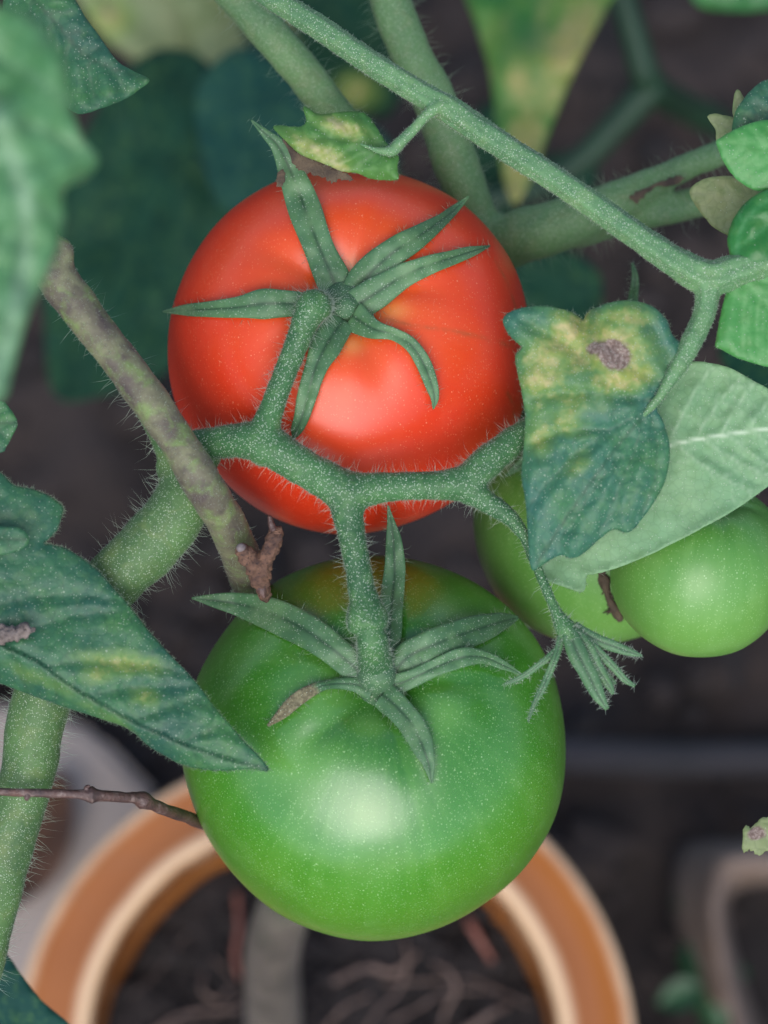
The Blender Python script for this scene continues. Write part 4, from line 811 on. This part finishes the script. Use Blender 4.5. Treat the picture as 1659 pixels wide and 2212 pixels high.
# ------------------------------------------------------------------ ground and what lies on it
xs = np.unique(np.r_[np.linspace(-40, -0.5, 22), np.linspace(-0.5, 0.5, 210), np.linspace(0.5, 40, 22)])
X, Y = np.meshgrid(xs, xs + 0.25, indexing='ij'); P2 = np.stack([X.ravel(), Y.ravel()], -1)
w = np.clip(1.2 - np.hypot(P2[:, 0], P2[:, 1] - 0.25) / 2.0, 0, 1)
Z = w * (0.010 * fbm(P2 / 0.10, 5, 3) + 0.006 * fbm(P2 / 0.025, 6, 3))
pd = np.hypot(P2[:, 0] - pc[0], P2[:, 1] - pc[1]); Z = np.where(pd < 0.09, np.minimum(Z, 0.0) - 0.001, Z); nn = len(xs); F = []
for i in range(nn - 1):
    for j in range(nn - 1): F.append([i * nn + j, (i + 1) * nn + j, (i + 1) * nn + j + 1, i * nn + j + 1])
mk('ground', np.c_[P2, Z], F, MSOIL, None, (0, 0, 0), kind='structure')
C = np.c_[rng.uniform(-0.24, 0.24, 1500), rng.uniform(0.05, 0.65, 1500), np.full(1500, 0.004)]
C = C[np.hypot(C[:, 0] - pc[0], C[:, 1] - pc[1]) > 0.075]; crumbs('soil_clods', C, 0.002, 0.010, MSOIL)
def prism(name, poly, z0, z1, mat, bev=0.004):
    bm = bmesh.new(); vs = [bm.verts.new((p[0], p[1], z0)) for p in poly]; f = bm.faces.new(vs)
    if f.normal.z < 0: f.normal_flip()
    r = bmesh.ops.extrude_face_region(bm, geom=[f]); bmesh.ops.translate(bm, verts=[v for v in r['geom'] if isinstance(v, bmesh.types.BMVert)], vec=(0, 0, z1 - z0))
    bmesh.ops.recalc_face_normals(bm, faces=bm.faces); bmesh.ops.bevel(bm, geom=bm.edges[:], offset=bev, segments=2, affect='EDGES')
    V = np.array([v.co[:] for v in bm.verts]); bm.verts.index_update(); F = [[v.index for v in q.verts] for q in bm.faces]; bm.free()
    return mk(name, V, F, mat, None, smooth=False)
slab = prism('paving_slab', [Gp(x, y, 0.03)[:2] for x, y in ((-250, 1500), (90, 1520), (215, 1580), (345, 1715), (330, 1830), (120, 2250), (-250, 2350))], -0.01, 0.03, MSLAB)
tag(slab, 'pale grey concrete slab on the ground left of the flowerpot', 'slab')
C = np.array([Gp(x, y, 0.012) for x, y in ((900, 1600), (1150, 1625), (1300, 1634), (1450, 1640), (1600, 1640), (1800, 1632), (2300, 1600))]); Q = catmull(C, 8)
tag(mk('garden_hose', *tube_w(Q, np.full(len(Q), 0.0055), 16), MHOSE, None, C[0]), 'dark rubber hose lying across the soil at the right', 'hose')
# curled dead leaf at the lower right: a bent strip standing on the soil
def strip(rows, mat, name, label, cat, t=0.0012):
    """rows of world points -> thick bent sheet"""
    R = np.array(rows); n, k = R.shape[:2]; nv = np.cross(R[1:, :1] - R[:-1, :1], R[:-1, 1:2] - R[:-1, :1]); V = R.reshape(-1, 3); F = []
    for i in range(n - 1):
        for j in range(k - 1): F.append([i * k + j, i * k + j + 1, (i + 1) * k + j + 1, (i + 1) * k + j])
    N = normals(V, F); V2 = V - N * t; B_ = len(V); G = list(F) + [[q + B_ for q in f[::-1]] for f in F]
    e = {}
    for f in F:
        for a, b in zip(f, f[1:] + f[:1]): e[(a, b)] = 1
    for (a, b) in e:
        if (b, a) not in e: G.append([b, a, a + B_, b + B_])
    return tag(mk(name, np.vstack([V, V2]), G, mat, None), label, cat)
rows = []
edge = catmull(np.array([(1640, 2230), (1600, 2120), (1572, 2020), (1566, 1955), (1600, 1915), (1680, 1905), (1800, 1920)], float), 8)
out = catmull(np.array([(1600, 2260), (1566, 2130), (1540, 2020), (1536, 1920), (1568, 1862), (1670, 1850), (1810, 1850)], float), 8)
for a, b in zip(edge, out):
    rows.append([Gp(*(a + (b - a) * t), 0.045 - 0.02 * (1 - t) ** 2 * 1.0 - 0.012 * (t - .6) ** 2 + 0.003 * noise(np.array([[a[0] / 60, t * 2]]), 3)[0]) for t in np.linspace(0, 1, 8)] + [Gp(*b, 0.04 - 0.013 * q) + np.array([0.004 * q * (-1 if b[0] < 1580 else 0), 0.002 * q, 0]) for q in (1, 2, 3)])
strip(rows, MDLF, 'dead_leaf', 'large curled tan dead leaf at the lower right corner', 'dead leaf')
def flat_leaf(x, y, z, rx, ry, rot, mat, name, label, cat, curl=0.01, group=None):
    c = Gp(x, y, z); n, k = 12, 9; rows = []
    for i in range(n):
        t = i / (n - 1); w = ry * math.sin(math.pi * min(max(t, 0.02), 0.98)) ** 0.7; r = []
        for j in range(k):
            u = j / (k - 1) * 2 - 1; lx, ly = (t - .5) * 2 * rx, u * w; a = math.radians(rot)
            r.append(c + np.array([lx * math.cos(a) - ly * math.sin(a), lx * math.sin(a) + ly * math.cos(a), curl * (u * u + (2 * t - 1) ** 2) + 0.002 * math.sin(7 * t + 3 * u)]))
        rows.append(r)
    o = strip(rows, mat, name, label, cat, 0.0008)
    if group: o['group'] = group
    return o
flat_leaf(85, 1830, 0.034, 0.022, 0.010, 70, MDLFB, 'dead_leaf', 'dark brown dead leaf on the pale slab beside the hairy stem', 'dead leaf', 0.006)
# seedlings on the soil, lower right
def seedling(x, y, s, rot, label):
    b = Gp(x, y, 0.0); r = thing('seedling', label, 'seedling', b, 'seedlings on the dark soil'); C = np.array([b, b + [0.001, 0, 0.02 * s], b + [0.002, 0.001, 0.034 * s]])
    mk('stem', *tube_w(catmull(C, 5), np.full(11, 0.0012 * s), 8), MWEED, r)
    for k in range(4):
        a = math.radians(rot + 90 * k); rows = []
        for i in range(7):
            t = i / 6; w = 0.008 * s * math.sin(math.pi * (0.06 + 0.9 * t)) ** 0.8; row = []
            for j in range(5):
                u = j / 2 - 1; lx, ly = t * 0.024 * s, u * w; row.append(C[2] + np.array([lx * math.cos(a) - ly * math.sin(a), lx * math.sin(a) + ly * math.cos(a), -0.010 * s * t * t + 0.003 * s * u * u]))
            rows.append(row)
        R = np.array(rows); F = [[i * 5 + j, i * 5 + j + 1, (i + 1) * 5 + j + 1, (i + 1) * 5 + j] for i in range(6) for j in range(4)]; V = R.reshape(-1, 3); N = normals(V, F)
        mk('leaf', np.vstack([V, V - N * 0.0006]), F + [[q + 35 for q in f[::-1]] for f in F], MWEED, r)
seedling(1494, 2165, 0.62, 20, 'bright green seedling at the bottom right, below the smaller one')
seedling(1495, 2000, 0.40, 60, 'tiny dim seedling on the soil right of the flowerpot')
